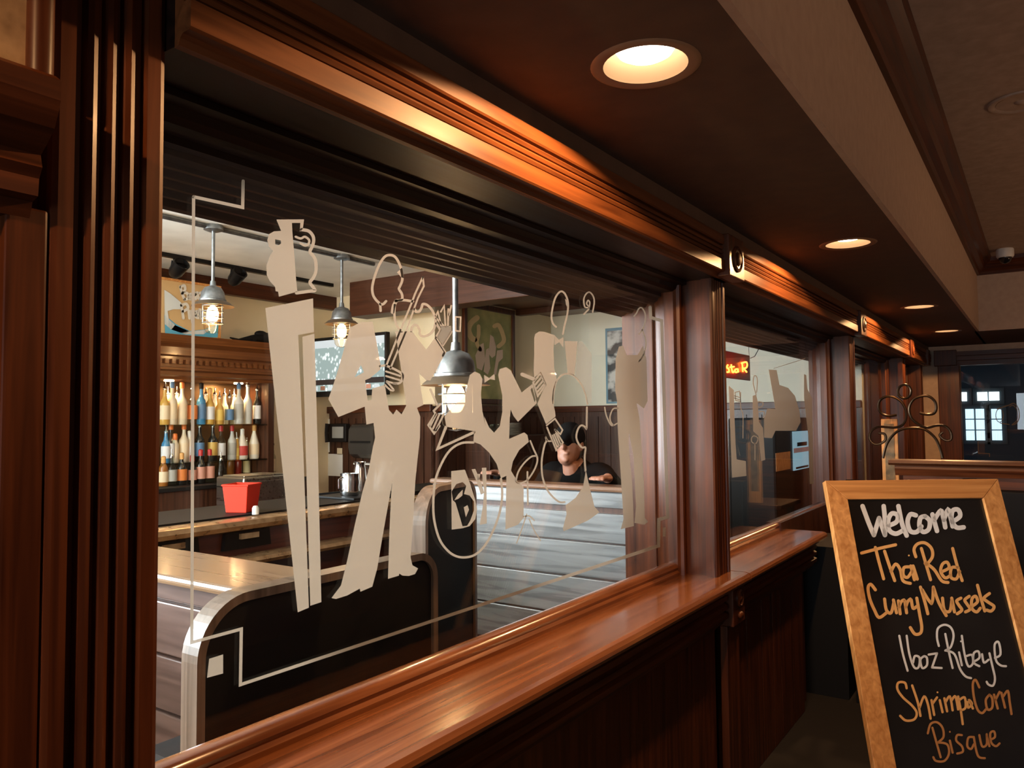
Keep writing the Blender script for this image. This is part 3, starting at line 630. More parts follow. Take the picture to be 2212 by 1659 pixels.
chalk('word_bisque', [[(690,1440),(715,1530),(735,1600)],[(665,1470),(680,1420),(715,1410),(745,1440),(750,1490),(720,1520)],[(720,1520),(770,1530),(780,1580),(755,1620),(710,1620),(695,1600)],[(785,1510),(800,1575)],[(785,1462)],[(850,1480),(825,1480),(820,1510),(850,1540),(855,1570),(825,1580)],[(910,1490),(885,1495),(880,1540),(900,1555),(915,1530)],[(915,1490),(930,1570),(945,1600),(975,1605)],
 [(945,1480),(960,1540),(985,1530),(985,1475)],[(985,1480),(1000,1540)],[(1005,1505),(1030,1490),(1025,1460),(1005,1470),(1010,1520),(1035,1540),(1055,1525)]], 12, DCH)

# ------------------------------------------------------------------ booth divider with iron scrollwork, booth bench
YD = 5.0
pl = at(1920, 993, Y=YD); zt = pl.z
dv = thing('booth_divider', 'dark mahogany booth divider with a moulded cap rail', 'divider', ((pl.x+1.6)/2, YD+.04, 0))
MB().box(pl.x+.07, 1.6, YD+.02, YD+.09, 0, zt-.09).build('panel', WX, dv)
MB().pr([(YD-.03, zt-.018), (YD-.025, zt), (YD+.13, zt), (YD+.135, zt-.018), (YD+.12, zt-.03), (YD-.015, zt-.03)], 'X', pl.x, 1.6).build('cap_rail', WX, dv)
MB().pr([(YD+.0, zt-.03), (YD-.005, zt-.05), (YD+.012, zt-.09), (YD+.098, zt-.09), (YD+.115, zt-.05), (YD+.11, zt-.03)], 'X', pl.x+.03, 1.6).build('cornice', WX, dv)
sc = thing('iron_scroll', 'dark bronze wrought-iron scrollwork standing on the booth divider', 'ironwork', (at(1965, 990, Y=YD+.05).x, YD+.05, zt))
V5 = cs(1850, 700, .21703)
def scroll(pts, closed=False, r=.0075):
    P = [at(x, y, Y=YD+.05) for x, y in [(v.x, v.y) for v in smooth(V5(*pts), 6, closed)]]
    for p_ in P: p_.z = max(p_.z, zt+.004)
    MB().tube(P, r, 8, closed).build('scroll_bar', IRON, sc, smooth=True)
scroll([(478+65*cos(a), 672+68*sin(a)) for a in [k*pi/6 for k in range(12)]], True)
scroll([(400,905),(320,915),(250,890),(220,830),(235,760),(300,722),(380,730),(450,780),(490,860),(490,950),(450,1010),(380,1030),(300,1025),(210,1025),(145,1070),(130,1140),(180,1195),(240,1190),(290,1150),(280,1095),(220,1085)])
scroll([(630,885),(700,900),(770,890),(795,840),(780,770),(720,720),(650,718),(570,750),(525,830),(540,920),(600,985),(700,1030),(800,1010),(890,1020),(940,1080),(940,1150),(880,1155),(830,1110),(860,1075)])
scroll([(265,1335),(300,1200),(370,1100),(450,1050),(560,1035),(680,1050),(780,1130),(830,1230),(860,1335)])
bb = thing('booth_bench', 'black vinyl booth bench behind the sandwich chalkboard', 'bench', (-.2, 4.7, 0))
MB().box(-.86, 1.5, 4.42, YD, 0, .42).build('base', BLKP, bb)
MB().box(-.86, 1.5, 4.40, 4.92, .42, .52).build('seat_cushion', BLK, bb, bevel=.02)
MB().box(-.86, 1.5, 4.9, YD+.015, .52, 1.1).build('back_cushion', BLK, bb, bevel=.01)
tb = MB().box(-1.18, -.90, 4.44, 4.98, 0, .80).build('booth_end_cabinet', BLKP); tag(tb, 'plain black cabinet end closing the gap beyond the beadboard wall', 'cabinet')

# ------------------------------------------------------------------ far wall with window into an added room
fa = lambda x, y: at(x, y, Y=YFAR)
ox0 = fa(2077, 900).x; oz0, oz1 = fa(2077, 1000).z, fa(2077, 790).z; ox1 = 1.2
b = MB(); b.box(-1.3, ox0, YFAR, YFAR+.12, 0, 3.0); b.box(ox1, 2.2, YFAR, YFAR+.12, 0, 3.0); b.box(ox0, ox1, YFAR, YFAR+.12, 0, oz0); b.box(ox0, ox1, YFAR, YFAR+.12, oz1, 3.0)
struct(b.build('wall_far', COFF))
fx0 = fa(2027, 800).x
o = struct(MB().box(fx0, ox0, YFAR-.06, YFAR, 0, oz1+.02).build('trim_30', WZ, bevel=.006))
o = struct(MB().pr([(YFAR, oz1), (YFAR-.05, oz1), (YFAR-.05, oz1+.05), (YFAR-.07, oz1+.055), (YFAR-.07, oz1+.1), (YFAR-.09, oz1+.105), (YFAR-.09, oz1+.15), (YFAR, oz1+.15)], 'X', fx0-.03, 2.0).build('trim_31', WX))
struct(MB().box(fx0-.03, ox0-.02, YFAR-.10, YFAR, oz1+.0, oz1+.17).build('trim_32', WZ, bevel=.006))
struct(MB().box(-1.3, 2.0, YFAR-.05, YFAR, 0, oz0).build('trim_33', WX))
w5 = struct(MB().box(ox0, ox1, YFAR+.03, YFAR+.036, oz0, oz1).build('window_5', PANE))
# added room: glowing panels stand in for curtained windows reflected in the glass
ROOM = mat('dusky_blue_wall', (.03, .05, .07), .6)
RY = 13.2
b = MB(); b.box(-3, 3.2, RY, RY+.1, 0, 3.0); struct(b.build('wall_next_room', ROOM))
struct(MB().box(-3, 3.2, YFAR+.12, RY, 2.9, 3.0).build('ceiling_next_room', mat('next_room_ceiling', (.16,.10,.08), .7)))
struct(MB().box(-3, 3.2, YFAR+.12, RY, -.1, 0).build('floor_next_room', FLOORM))
struct(MB().box(-3.1, -3, YFAR+.12, RY, 0, 3).build('wall_next_room_left', ROOM)); struct(MB().box(3.2, 3.3, YFAR+.12, RY, 0, 3).build('wall_next_room_right', ROOM))
CURT = mat('daylit_curtain', (.6,.7,.75), .8, emis=(.62,.82,.95), es=1.3)
SKYP = mat('daylit_transom', (.7,.8,.85), .4, emis=(.85,.95,1.0), es=3)
FRM = mat('window_joinery', (.05,.07,.08), .5)
def reflwin(idx, x0, x1, y0, y1, m, nx, nz):
    a = at(x0, y1, Y=RY-.02); c = at(x1, y0, Y=RY-.02)
    o = struct(MB().box(a.x-.05, c.x+.05, RY-.03, RY, a.z-.05, c.z+.05).build('window_%d' % idx, FRM))
    for i in range(nx):
        for j in range(nz):
            wx = (c.x-a.x)/nx; wz = (c.z-a.z)/nz
            b = MB(); n_ = 6 if m is CURT else 1
            for k in range(n_):
                xa = a.x+wx*i+.01+(wx-.02)*k/n_; b.box(xa, xa+(wx-.02)/n_*(.86 if n_ > 1 else 1), RY-.05-.004*(k % 2), RY-.03, a.z+wz*j+.008, a.z+wz*(j+1)-.008)
            b.build('pane', m, o)
reflwin(6, 2060, 2090, 846, 868, SKYP, 1, 1); reflwin(7, 2110, 2160, 845, 867, SKYP, 2, 1); reflwin(8, 2086, 2128, 882, 952, CURT, 2, 3); reflwin(9, 2142, 2165, 882, 952, CURT, 1, 3)
fm = lambda x, y: at(x, y, Y=YFAR+.028)
q = ribbon(V5((1400,845),(1540,800)), 2)+ribbon(V5((1430,985),(1520,1000)), 2)+ribbon(V5(*[(1425+38*cos(k*pi/6), 910+66*sin(k*pi/6)) for k in range(12)]), 1.6, True)
q += ribbon(V5((1530,800),(1570,790),(1610,840),(1622,920),(1595,985),(1550,1005)), 2)+ribbon(V5((1525,825),(1560,810),(1600,860),(1600,950),(1550,1000)), 1.6)+ribbon(V5((1210,1170),(1215,1285),(1325,1290),(1325,1320)), 1.6, sm=False)
flat(q, fm).build('etched_horn', ETCH, w5, recalc=False)['label'] = 'etched outline of a brass horn'
# framed menu and stack of glasses behind the divider
p = at(1942, 985, Y=5.3)
mn = thing('menu_board', 'small tan framed menu board leaning behind the scrollwork', 'menu', (p.x, 5.35, .92))
aa = at(1905, 985, Y=5.35); cc_ = at(1938, 905, Y=5.35)
tb = thing('side_table', 'dark wooden side table behind the booth divider', 'table', (-.75, 5.5, 0))
MB().box(-1.0, -.4, 5.25, 5.75, .89, .92).build('table_top', WX, tb, bevel=.004)
for x in (-.96, -.46):
    for yy in (5.28, 5.69): MB().box(x, x+.04, yy, yy+.04, 0, .89).build('leg', WZ, tb)
MB().box(aa.x, cc_.x, 5.35, 5.365, .92, cc_.z).build('frame', OAK, mn, bevel=.003)
MB().box(aa.x+.02, cc_.x-.02, 5.346, 5.35, 1.0, cc_.z-.03).build('menu_sheet', noisy('tan_menu_print', (.30,.18,.08), (.12,.07,.03), (18,18,18), 3, .7), mn)

# ------------------------------------------------------------------ bar room: pendants, pipe, track lights
struct(MB().tube([(-4.27, .5, 2.735), (-4.27, 4.3, 2.735)], .016, 8).build('trim_40', GALV, smooth=True))
def pendant(name, label, x, y, zc, ztop, s=1.0, pw=2.5):
    t = thing(name, label, 'pendant light', (x, y, zc))
    zt_ = ztop-zc
    MB().lathe([(.055, 0), (.06, -.012), (.06, -.03), (.035, -.04), (0, -.04)], (0,0,0), 20).build('ceiling_box', GALV, t, True, local=True)
    MB().lathe([(.011, -.03), (.011, zt_)], (0,0,0), 10).build('rod', GALV, t, True, local=True)
    MB().lathe([(.016, zt_+.03), (.02, zt_), (.05, zt_-.012), (.068, zt_-.04), (.076, zt_-.085), (.082, zt_-.088), (.082, zt_-.1), (.03, zt_-.1)], (0,0,0), 24).build('cap', GALV, t, True, local=True)
    sh = MB().lathe([(.075, zt_-.095), (.10, zt_-.105), (.128, zt_-.128), (.130, zt_-.131), (.126, zt_-.131), (.10, zt_-.110), (.07, zt_-.1)], (0,0,0), 32, None, False).build('shade', mat('lamp_shade_metal', (.20,.14,.09), .35, .8), t, True, local=True)
    MB().lathe([(.052, zt_-.1), (.055, zt_-.12), (.055, zt_-.24), (.05, zt_-.275), (.035, zt_-.295), (0, zt_-.302)], (0,0,0), 24).build('glass_jar', JAR, t, True, local=True)
    bl_ = MB().ball((0, 0, zt_-.18), (.036, .036, .056)).build('bulb', BULB, t, True, local=True)
    for k in range(4):
        z = zt_-.128-k*.036; MB().tube([(.064*cos(a*pi/9), .064*sin(a*pi/9), z) for a in range(18)], .0032, 6, True).build('guard_ring', GALV, t, True, local=True)
    for k in range(3):
        a = k*2*pi/3+.4; MB().tube([(.066*cos(a), .066*sin(a), zt_-.1), (.066*cos(a), .066*sin(a), zt_-.236)], .003, 6).build('guard_bar', GALV, t, True, local=True)
    l = bpy.data.lights.new('pendant_light', 'POINT'); l.energy = pw; l.color = (1, .62, .30); l.shadow_soft_size = .03
    lo = bpy.data.objects.new('pendant_light', l); COL.objects.link(lo); lo.location = (x, y, ztop-.225)
pendant('pendant_lamp', 'galvanised jar pendant hung on a short rod beside the wave poster', -4.27, 2.885, 2.75, 2.365, pw=20)
pendant('pendant_lamp', 'galvanised jar pendant hung on a short rod in front of the television', -4.27, 3.965, 2.75, 2.358, pw=20)
pendant('pendant_lamp', 'galvanised caged jar pendant on a long thick rod in front of the painting', -1.8, 2.24, 2.75, 1.765, pw=13)
tr = struct(MB().box(-5.26, -5.22, .5, 4.75, 2.72, 2.75).build('trim_41', BLKM))
for px, py, lab in ((385, 580, 'black track spotlight tilted on its yoke above the wave poster'), (511, 598, 'black track spotlight with a round yoke beside the jug etching')):
    p = at(px, py, X=-5.24)
    t = thing('track_spotlight', lab, 'spotlight', (-5.24, p.y, 2.72))
    MB().box(-.02, .02, -.03, .03, -.03, 0).build('mount', BLKM, t, local=True)
    MB().tube([(0, -.055, p.z-2.72), (0, -.05, p.z-2.72+.05), (0, -.02, -.045), (0, 0, -.03), (0, .02, -.045), (0, .05, p.z-2.72+.05), (0, .055, p.z-2.72)], .006, 6).build('yoke', BLKM, t, local=True)
    Mr = Matrix.Rotation(radians(55), 4, 'Y')
    MB().lathe([(0, -.08), (.035, -.075), (.052, -.04), (.058, .03), (.06, .06), (.05, .06), (.045, .03), (0, .025)], (0, 0, p.z-2.72), 20, Mr).build('lamp_head', BLKM, t, True, local=True)

# ------------------------------------------------------------------ back bar cabinet
BX = -5.45
yR = at(590, 900, X=BX).y
bbk = thing('back_bar', 'tall wooden back bar with dentil cornice and lit bottle shelves', 'bar cabinet', (-5.6, 2.6, 0))
MB().box(-5.84, -5.30, .6, yR+.25, 0, 1.0).build('base_cabinet', DKW, bbk, bevel=.006)
MB().box(-5.84, -5.28, .6, yR+.27, 1.0, 1.03).build('counter', BLKP, bbk, bevel=.004)
MB().box(-5.84, -5.82, .6, yR, 1.03, 2.0).build('mirror_back', mat('dark_mirror', (.16,.09,.045), .38, .6), bbk)
for yy in (yR-.05, .6): MB().box(-5.82, -5.45, yy, yy+.06, 1.03, 1.84).build('post', DKW, bbk)
z0 = at(350, 845, X=-5.3).z; z1 = at(350, 735, X=-5.3).z
cor = [(-5.84, 1.84), (-5.45, 1.84), (-5.44, 1.86), (-5.42, 1.87), (-5.42, 1.90), (-5.38, 1.91), (-5.38, 1.925), (-5.40, 1.93), (-5.40, 2.01), (-5.36, 2.02), (-5.36, 2.08), (-5.30, 2.11), (-5.28, 2.15), (-5.27, 2.165), (-5.84, 2.165)]
MB().pr(cor, 'Y', .6, yR+.05).build('cornice', PINE, bbk)
y = 2.4
while y < yR-.02:
    MB().box(-5.40, -5.375, y, y+.028, 1.955, 1.99).build('dentil', PINE, bbk); y += .056
SHELFG = glass('shelf_glass', (.80,.90,.86), 1.5, .02)
zs1 = at(450, 917, X=-5.6).z; zs2 = at(450, 995, X=-5.6).z; zs3 = 1.03
MB().box(-5.80, -5.46, .7, yR-.05, zs1-.012, zs1).build('glass_shelf', SHELFG, bbk)
MB().box(-5.80, -5.46, .7, yR-.05, zs2-.012, zs2).build('glass_shelf', SHELFG, bbk)
PUCK = mat('warm_puck_light', (1,.8,.5), .5, emis=(1,.72,.42), es=14)
for px in (365, 515):
    yy = at(px, 823, X=-5.62).y
    MB().lathe([(0, 1.832), (.035, 1.832), (.04, 1.839), (0, 1.84)], (-5.62, yy, 0), 20).build('puck_light', PUCK, bbk, True)
    area('puck_light_glow', (-5.62, yy, 1.828), (0,0,0), .08, .08, 7, (1, .60, .26), 'DISK')
# bottles
bmat = {'clear': CLEAR, 'blue': mat('blue_bottle', (.05,.22,.42), .15, 0, .3), 'amber': mat('amber_bottle', (.30,.11,.02), .15, 0, .3), 'dark': mat('dark_bottle', (.012,.012,.01), .15, 0, .3),
        'gold': mat('golden_liquor', (.60,.36,.08), .2, 0, .3), 'cream': mat('cream_liquor', (.70,.60,.44), .3, 0, .2), 'white': mat('white_ceramic', (.75,.70,.6), .3, 0, .3), 'grey': mat('frosted_bottle', (.55,.56,.53), .35), 'green': mat('green_bottle', (.05,.13,.05), .15, 0, .3), 'red': mat('red_liquor', (.35,.03,.02), .2, 0, .3)}
lmat = {'cream': mat('cream_label', (.75,.62,.42), .6), 'white': mat('white_label', (.72,.74,.76), .6), 'orange': mat('orange_label', (.72,.22,.05), .6), 'pink': mat('pink_label', (.62,.30,.22), .6), 'gold': mat('gold_label', (.60,.40,.10), .5), 'blue': mat('blue_label', (.10,.22,.40), .6), 'red': mat('red_label', (.50,.05,.04), .6), 'grey': mat('grey_label', (.42,.42,.38), .6), 'yellow': mat('yellow_label', (.72,.52,.12), .6)}
cmat = {'silver': CHROME, 'blue': lmat['blue'], 'orange': mat('orange_cap', (.80,.20,.04), .4), 'black': BLKP, 'red': mat('red_cap', (.45,.03,.03), .4), 'cork': mat('cork_stopper', (.66,.36,.12), .6), 'white': WHITEPL}
def bottle(px, row, w, h, body, lab, cap, label, style='round', dx=0.0, hidden=False):
    X = -5.60+dx; zb = {1: zs1, 2: zs2, 3: zs3+.001}[row]+.001
    p = at(px, {1: 915, 2: 992, 3: 1043}[row], X=X)
    r = w/2; t = thing('liquor_bottle', label, 'bottle', (X, p.y, zb), 0, 'bottles on the back bar')
    sh = h*.62 if style != 'jug' else h*.55; nk = .013
    prof = {'round': [(0,0),(r*.92,0),(r,.006),(r,sh-.035),(r*.9,sh-.012),(r*.55,sh+.01),(nk+.003,sh+.028),(nk,sh+.045),(nk,h-.03),(nk+.003,h-.028),(nk+.003,h-.018),(0,h-.018)],
            'jug': [(0,0),(r*.9,0),(r,.01),(r*1.02,sh*.8),(r*.8,sh),(r*.35,sh+.07),(nk,sh+.09),(nk,h-.02),(0,h-.02)],
            'short': [(0,0),(r*.95,0),(r,.006),(r,sh),(r*.7,sh+.02),(nk+.004,sh+.035),(nk+.004,h-.02),(0,h-.02)]}[style]
    MB().lathe(prof, (0,0,0), 14).build('glass', bmat[body], t, True, local=True)
    if lab: MB().lathe([(r+.0012, sh*.22), (r+.0012, sh*.80)], (0,0,0), 14, None, False).build('label', lmat[lab], t, True, local=True)
    if cap == 'silver': MB().lathe([(nk+.004, h-.03), (nk+.002, h-.012), (.006, h+.0), (.004, h+.035), (0, h+.037)], (0,0,0), 10).build('pourer', cmat[cap], t, True, local=True)
    else: MB().lathe([(nk+.005, h-.045), (nk+.005, h), (nk*.6, h+.006), (0, h+.007)], (0,0,0), 10).build('cap', cmat[cap], t, True, local=True)
u = lambda q: 340+q*.13867
R1 = [(110,.075,.30,'gold','cream','silver','pale gold bottle with cream label, shelf end by the fluted column'),(225,.078,.33,'cream','cream','blue','cream labelled bottle with a blue neck on the upper shelf'),(380,.078,.33,'cream','cream','orange','cream labelled bottle with an orange neck on the upper shelf'),(540,.078,.31,'clear','orange','silver','clear bottle with orange label half behind the etched border'),
 (680,.072,.33,'blue','blue','black','bright blue bottle with black neck on the upper shelf'),(815,.074,.29,'gold','white','cork','golden bottle with white label and an orange-brown stopper'),(965,.070,.24,'gold','yellow','silver','squat golden bottle with yellow label on the upper shelf'),(1120,.070,.25,'clear','blue','silver','squat clear bottle with dark blue label on the upper shelf'),
 (1265,.080,.34,'grey','grey','blue','tall frosted bottle with a blue cap on the upper shelf'),(1405,.072,.35,'grey',None,'silver','tall plain frosted bottle beside the blue-capped one'),(1550,.066,.32,'dark','white','silver','dark bottle with large white label on the upper shelf'),(1655,.058,.31,'amber','gold','silver','slim amber bottle next to the shelf post on top')]
for a in R1: bottle(u(a[0]), 1, *a[1:], dx=.03)
R1b = [(160,'back-row clear bottle behind the cream labelled pair'),(300,'back-row clear bottle between the two cream labelled bottles'),(750,'back-row clear bottle behind the bright blue bottle'),(890,'back-row clear bottle beside the orange-brown stopper'),(1040,'back-row clear bottle behind the squat golden bottle'),(1190,'back-row clear bottle behind the squat blue-labelled bottle')]
for q_, lb in R1b: bottle(u(q_), 1, .066, .27, 'grey', None, 'silver', lb, dx=-.10)
R2 = [(130,.068,.26,'blue','white','silver','pale blue labelled bottle at the column end of the middle shelf','round'),(205,.062,.30,'clear','white','orange','white labelled bottle with a tall orange cap on the middle shelf','round'),(270,.06,.22,'cream','cream','orange','short cream bottle with an orange cap on the middle shelf','short'),(410,.078,.30,'cream','cream','orange','broad cream bottle with a tall orange cap on the middle shelf','round'),(500,.07,.24,'white','white','white','all-white bottle behind the etched border on the middle shelf','short'),
 (655,.074,.30,'dark','blue','silver','black bottle with a blue label on the middle shelf','round'),(860,.074,.30,'dark','gold','silver','black bottle with a gold label on the middle shelf','round'),(985,.076,.28,'clear','white','red','clear bottle with a dark red cap and white label','round'),(1160,.070,.28,'grey','grey','red','frosted bottle with a bright red cap on the middle shelf','round'),(1230,.05,.19,'gold','yellow','silver','small yellow bottle beside the frosted red-capped one','short'),(1320,.09,.25,'white','red','white','white ceramic jug bottle with a reddish label','jug'),(1505,.085,.28,'white','cream','cork','white ceramic jug bottle with a cork stopper','jug'),(1680,.05,.28,'dark','orange','cork','slim dark bottle with an orange label by the shelf post','round')]
for a in R2: bottle(u(a[0]), 2, *a[1:7], a[7], dx=.03)
R3 = [(90,.07,.22,'amber','cream','cork','amber bottle on the back counter by the fluted column','short'),(215,.082,.24,'clear','grey','silver','clear bottle with a grey label on the back counter','round'),(375,.078,.24,'dark','orange','cork','dark bottle with a bright orange label on the back counter','round'),(540,.066,.22,'dark','pink','red','dark bottle with a pink label behind the etched border','round'),(670,.076,.26,'dark','pink','red','dark bottle with a pink label and red cap on the back counter','round'),(810,.076,.26,'clear','pink','red','clear bottle with a pink label and red cap on the back counter','round'),(985,.09,.20,'clear',None,'silver','clear carafe-like bottle beside the steel machine','jug')]
for a in R3: bottle(u(a[0]), 3, *a[1:7], a[7], dx=.12)
R3b = [(1140,'amber','slim amber bottle behind the steel machine',.30),(1255,'red','slim red bottle behind the steel machine',.28),(1390,'dark','slim dark bottle behind the steel machine',.31),(1530,'green','slim green bottle behind the steel machine',.30),(1660,'dark','thin dark bottle near the shelf post behind the steel machine',.27),(1790,'clear','thin clear bottle beyond the shelf post',.30)]
for q_, bm_, lb, hh in R3b: bottle(u(q_), 3, .06, hh, bm_, 'cream' if bm_ in ('dark','clear') else None, 'silver', lb, dx=-.08)
# steel machine, poster, sculpture
def rx(x0, y0, x1, y1, X):
    a = at(x0, y1, X=X); c = at(x1, y0, X=X); return a.y, c.y, a.z, c.z
MX = -4.85
a = at(527, 1033, X=MX); c = at(618, 1033, X=MX)
wm = thing('glass_washer', 'brushed steel box-shaped machine standing behind the bar counter', 'machine', (MX-.2, (a.y+c.y)/2, 0))
zt2 = a.z
MB().box(MX-.34, MX, a.y, c.y+.05, 0, zt2).build('body', STEEL, wm, bevel=.012)
MB().box(MX, MX+.012, a.y+.03, c.y+.02, zt2-.22, zt2-.03).build('door', STEEL, wm, bevel=.004)
MB().box(MX-.30, MX-.04, a.y+.03, c.y+.02, zt2, zt2+.012).build('top_tray', STEEL, wm, bevel=.004)
px0 = at(353, 730, X=-5.5); px1 = at(475, 735, X=-5.5); pz = at(415, 612, X=-5.5)
po = thing('wave_poster', 'wide framed poster with a blue wave and white lettering on the back bar', 'poster', (-5.5, (px0.y+px1.y)/2, 2.167))
y0_, y1_ = px0.y-.45, px1.y
MB().box(-5.52, -5.50, y0_, y1_, 2.167, 2.62).build('panel', noisy('tan_print', (.62,.42,.20), (.70,.49,.25), (6,6,6), 3, .5), po)
for (ya, yb, za, zb) in ((y0_, y1_, 2.167, 2.185), (y0_, y1_, 2.602, 2.62), (y0_, y0_+.018, 2.185, 2.602), (y1_-.018, y1_, 2.185, 2.602)):
    MB().box(-5.50, -5.488, ya, yb, za, zb).build('frame_strip', OAKX, po)
pm = lambda x, y: at(x, y, X=-5.494)
WB = mat('wave_blue_print', (.10,.46,.72), .45); WW = mat('wave_white_print', (.72,.80,.84), .45)
flat(poly([(357,728),(355,680),(380,700),(410,715),(440,712),(472,700),(470,729)]), pm).build('wave_print', WB, po, recalc=False)
flat(poly([(355,626),(368,634),(385,648),(398,660),(392,668),(375,668),(362,672),(365,690),(380,703),(410,716),(440,713),(462,706),(440,722),(400,722),(370,712),(356,700)]), pm).build('foam_print', WW, po, recalc=False)
Pc = A
def letters(strokes, w=6.0):
    q = []
    for s_ in strokes: q += ribbon(Pc(*s_), w)
    return q
q = letters([[(330,1210),(350,1290),(380,1365)],[(330,1215),(375,1200),(385,1250),(350,1290)],[(350,1290),(410,1290),(420,1350),(380,1368)],[(470,1302),(440,1305),(432,1345),(455,1360),(472,1312),(482,1362)],[(500,1290),(515,1360)],[(505,1310),(530,1285),(545,1350)],[(560,1290),(600,1285),(575,1350),(610,1345)]], 6)
q += letters([[(340,1430),(355,1510),(365,1590)],[(340,1435),(400,1420),(420,1470),(360,1510)],[(430,1500),(440,1590)],[(458,1505),(475,1640)],[(462,1520),(492,1505),(498,1560),(470,1580)],[(515,1555),(545,1540),(538,1505),(515,1520),(518,1575),(550,1585)],[(560,1440),(575,1590)],[(595,1510),(605,1590)],[(625,1510),(640,1595)],[(630,1530),(660,1510),(675,1590)],[(700,1580),(690,1630)]], 6)
flat(q, lambda x, y: at(x, y, X=-5.492)).build('lettering', WHITEP, po, recalc=False)
sx = at(545, 735, X=-5.45)
al = MB()
yy = at(497, 733, X=-5.45).y; y2 = at(600, 733, X=-5.45).y
al.tube([(-5.45, yy, 2.20), (-5.45, yy+.08, 2.185), (-5.45, yy+.2, 2.205), (-5.45, yy+.34, 2.225), (-5.45, y2, 2.215), (-5.45, y2+.1, 2.20)], [.006, .014, .032, .05, .045, .03], 10)
al.ball((-5.45, yy+.30, 2.255), (.04, .06, .03)).box(-5.50, -5.40, yy+.18, yy+.22, 2.166, 2.20).box(-5.50, -5.40, yy+.38, yy+.42, 2.166, 2.20)
tag(al.build('reptile_figure', BLK, smooth=True), 'black reptile figure lying on top of the back bar cornice', 'figure')

# television, papers, dispenser, telephone on the panelled step wall
YT = 4.98
def ry(x0, y0, x1, y1, Y):
    a = at(x0, y1, Y=Y); c = at(x1, y0, Y=Y); return a.x, c.x, a.z, c.z
SCR = bpy.data.materials.new('game_screen'); SCR.use_nodes = True; nt = SCR.node_tree; N = nt.nodes; bs = N['Principled BSDF']
tc = N.new('ShaderNodeTexCoord'); vo = N.new('ShaderNodeTexVoronoi'); vo.inputs['Scale'].default_value = 26; cr = N.new('ShaderNodeValToRGB'); vo.feature = 'F1'
mpn = N.new('ShaderNodeMapping'); mpn.inputs['Scale'].default_value = (1, 1, .8); nt.links.new(tc.outputs['Object'], mpn.inputs[0]); nt.links.new(mpn.outputs[0], vo.inputs['Vector'])
nt.links.new(vo.outputs['Distance'], cr.inputs[0]); e = cr.color_ramp.elements; e[0].position = .26; e[0].color = (.85,.92,.92,1); e[1].position = .46; e[1].color = (.30,.38,.37,1)
nt.links.new(cr.outputs[0], bs.inputs['Emission Color']); bs.inputs['Emission Strength'].default_value = 1.3; bs.inputs['Base Color'].default_value = (.02,.02,.02,1); bs.inputs['Roughness'].default_value = .2
x0, x1_, z0, z1 = ry(672, 716, 834, 858, YT)
tv = thing('television', 'wall television showing a pale green sports broadcast behind the violinist etching', 'television', ((x0+x1_)/2, YT, z0))
MB().box(x0, x1_, YT, YT+.05, z0, z1).build('casing', BLKP, tv, bevel=.004)
scn = MB().box(x0+.02, x1_-.02, YT-.004, YT, z0+.05, z1-.03).build('screen', SCR, tv)
STRIP = mat('screen_white_strip', (.1,.1,.1), .3, emis=(.80,.86,.90), es=.9); DSTR = mat('screen_dark_strip', (.02,.02,.02), .3, emis=(.05,.03,.03), es=.6)
MB().box(x0+.02, x1_-.02, YT-.006, YT-.004, z1-.10, z1-.03).build('top_banner', STRIP, scn)
MB().box(x0+.02, x1_-.02, YT-.006, YT-.004, z0+.11, z0+.16).build('ticker', DSTR, scn)
for k in range(9):
    xa = x0+.04+(x1_-x0-.08)*k/9; MB().box(xa, xa+.06, YT-.008, YT-.006, z0+.06, z0+.10).build('score_tile', lmat[['white','pink','blue'][k % 3]] if k % 2 else STRIP, scn)
MB().box((x0+x1_)/2-.05, (x0+x1_)/2+.05, YT+.05, 5.27, z0+.15, z0+.3).build('bracket', BLKM, tv)
YW = 5.255
for (x0, y0, x1_, y1, lab) in ((683, 905, 712, 976, 'tall white paper sheet pinned to the dark panelled wall'), (699, 981, 740, 1027, 'square white paper with creases pinned below the telephone')):
    a, c, z0, z1 = ry(x0, y0, x1_, y1, YW); tag(MB().box(a, c, YW, YW+.002, z0, z1).build('notice_sheet', WHITEP), lab, 'paper')
a, c, z0, z1 = ry(753, 914, 806, 990, YW-.17)
td = thing('towel_dispenser', 'rounded smoky black paper towel dispenser on the dark panelled wall', 'dispenser', ((a+c)/2, YW-.08, z0))
pf = [(YW, z0), (YW-.10, z0+.0), (YW-.16, z0+.04), (YW-.175, z0+.1), (YW-.17, z1-.06), (YW-.13, z1-.015), (YW-.08, z1), (YW, z1)]
MB().pr(pf, 'X', a, c).build('cover', mat('smoky_plastic', (.05,.045,.04), .25, 0, .3), td, smooth=True)
MB().box(a+.03, c-.03, YW-.18, YW-.16, (z0+z1)/2-.02, (z0+z1)/2).build('badge', BLKP, td)
MB().box(a+.01, c-.01, YW-.12, YW-.02, z0-.06, z0-.045).build('paper_tail', WHITEP, td)
a, c, z0, z1 = ry(706, 915, 745, 955, YW-.07)
ph = thing('wall_telephone', 'black wall telephone with a grey keypad next to the towel dispenser', 'telephone', ((a+c)/2, YW-.03, z0))
MB().box(a, c, YW-.06, YW, z0, z1).build('body', BLKP, ph, bevel=.01)
MB().tube([(a+.03, YW-.09, z0+.0), (a+.025, YW-.10, (z0+z1)/2), (a+.03, YW-.09, z1)], [.022, .016, .022], 8).build('handset', BLKP, ph, smooth=True)
MB().box(a+.07, c-.03, YW-.066, YW-.06, z0+.04, z1-.03).build('keypad', mat('keypad_grey', (.35,.35,.33), .5), ph)
a, c, z0, z1 = ry(728, 968, 739, 982, YW); tag(MB().box(a, c, YW, YW+.002, z0, z1).build('notice_sheet', lmat['cream']), 'tiny tan note stuck under the wall telephone', 'paper')

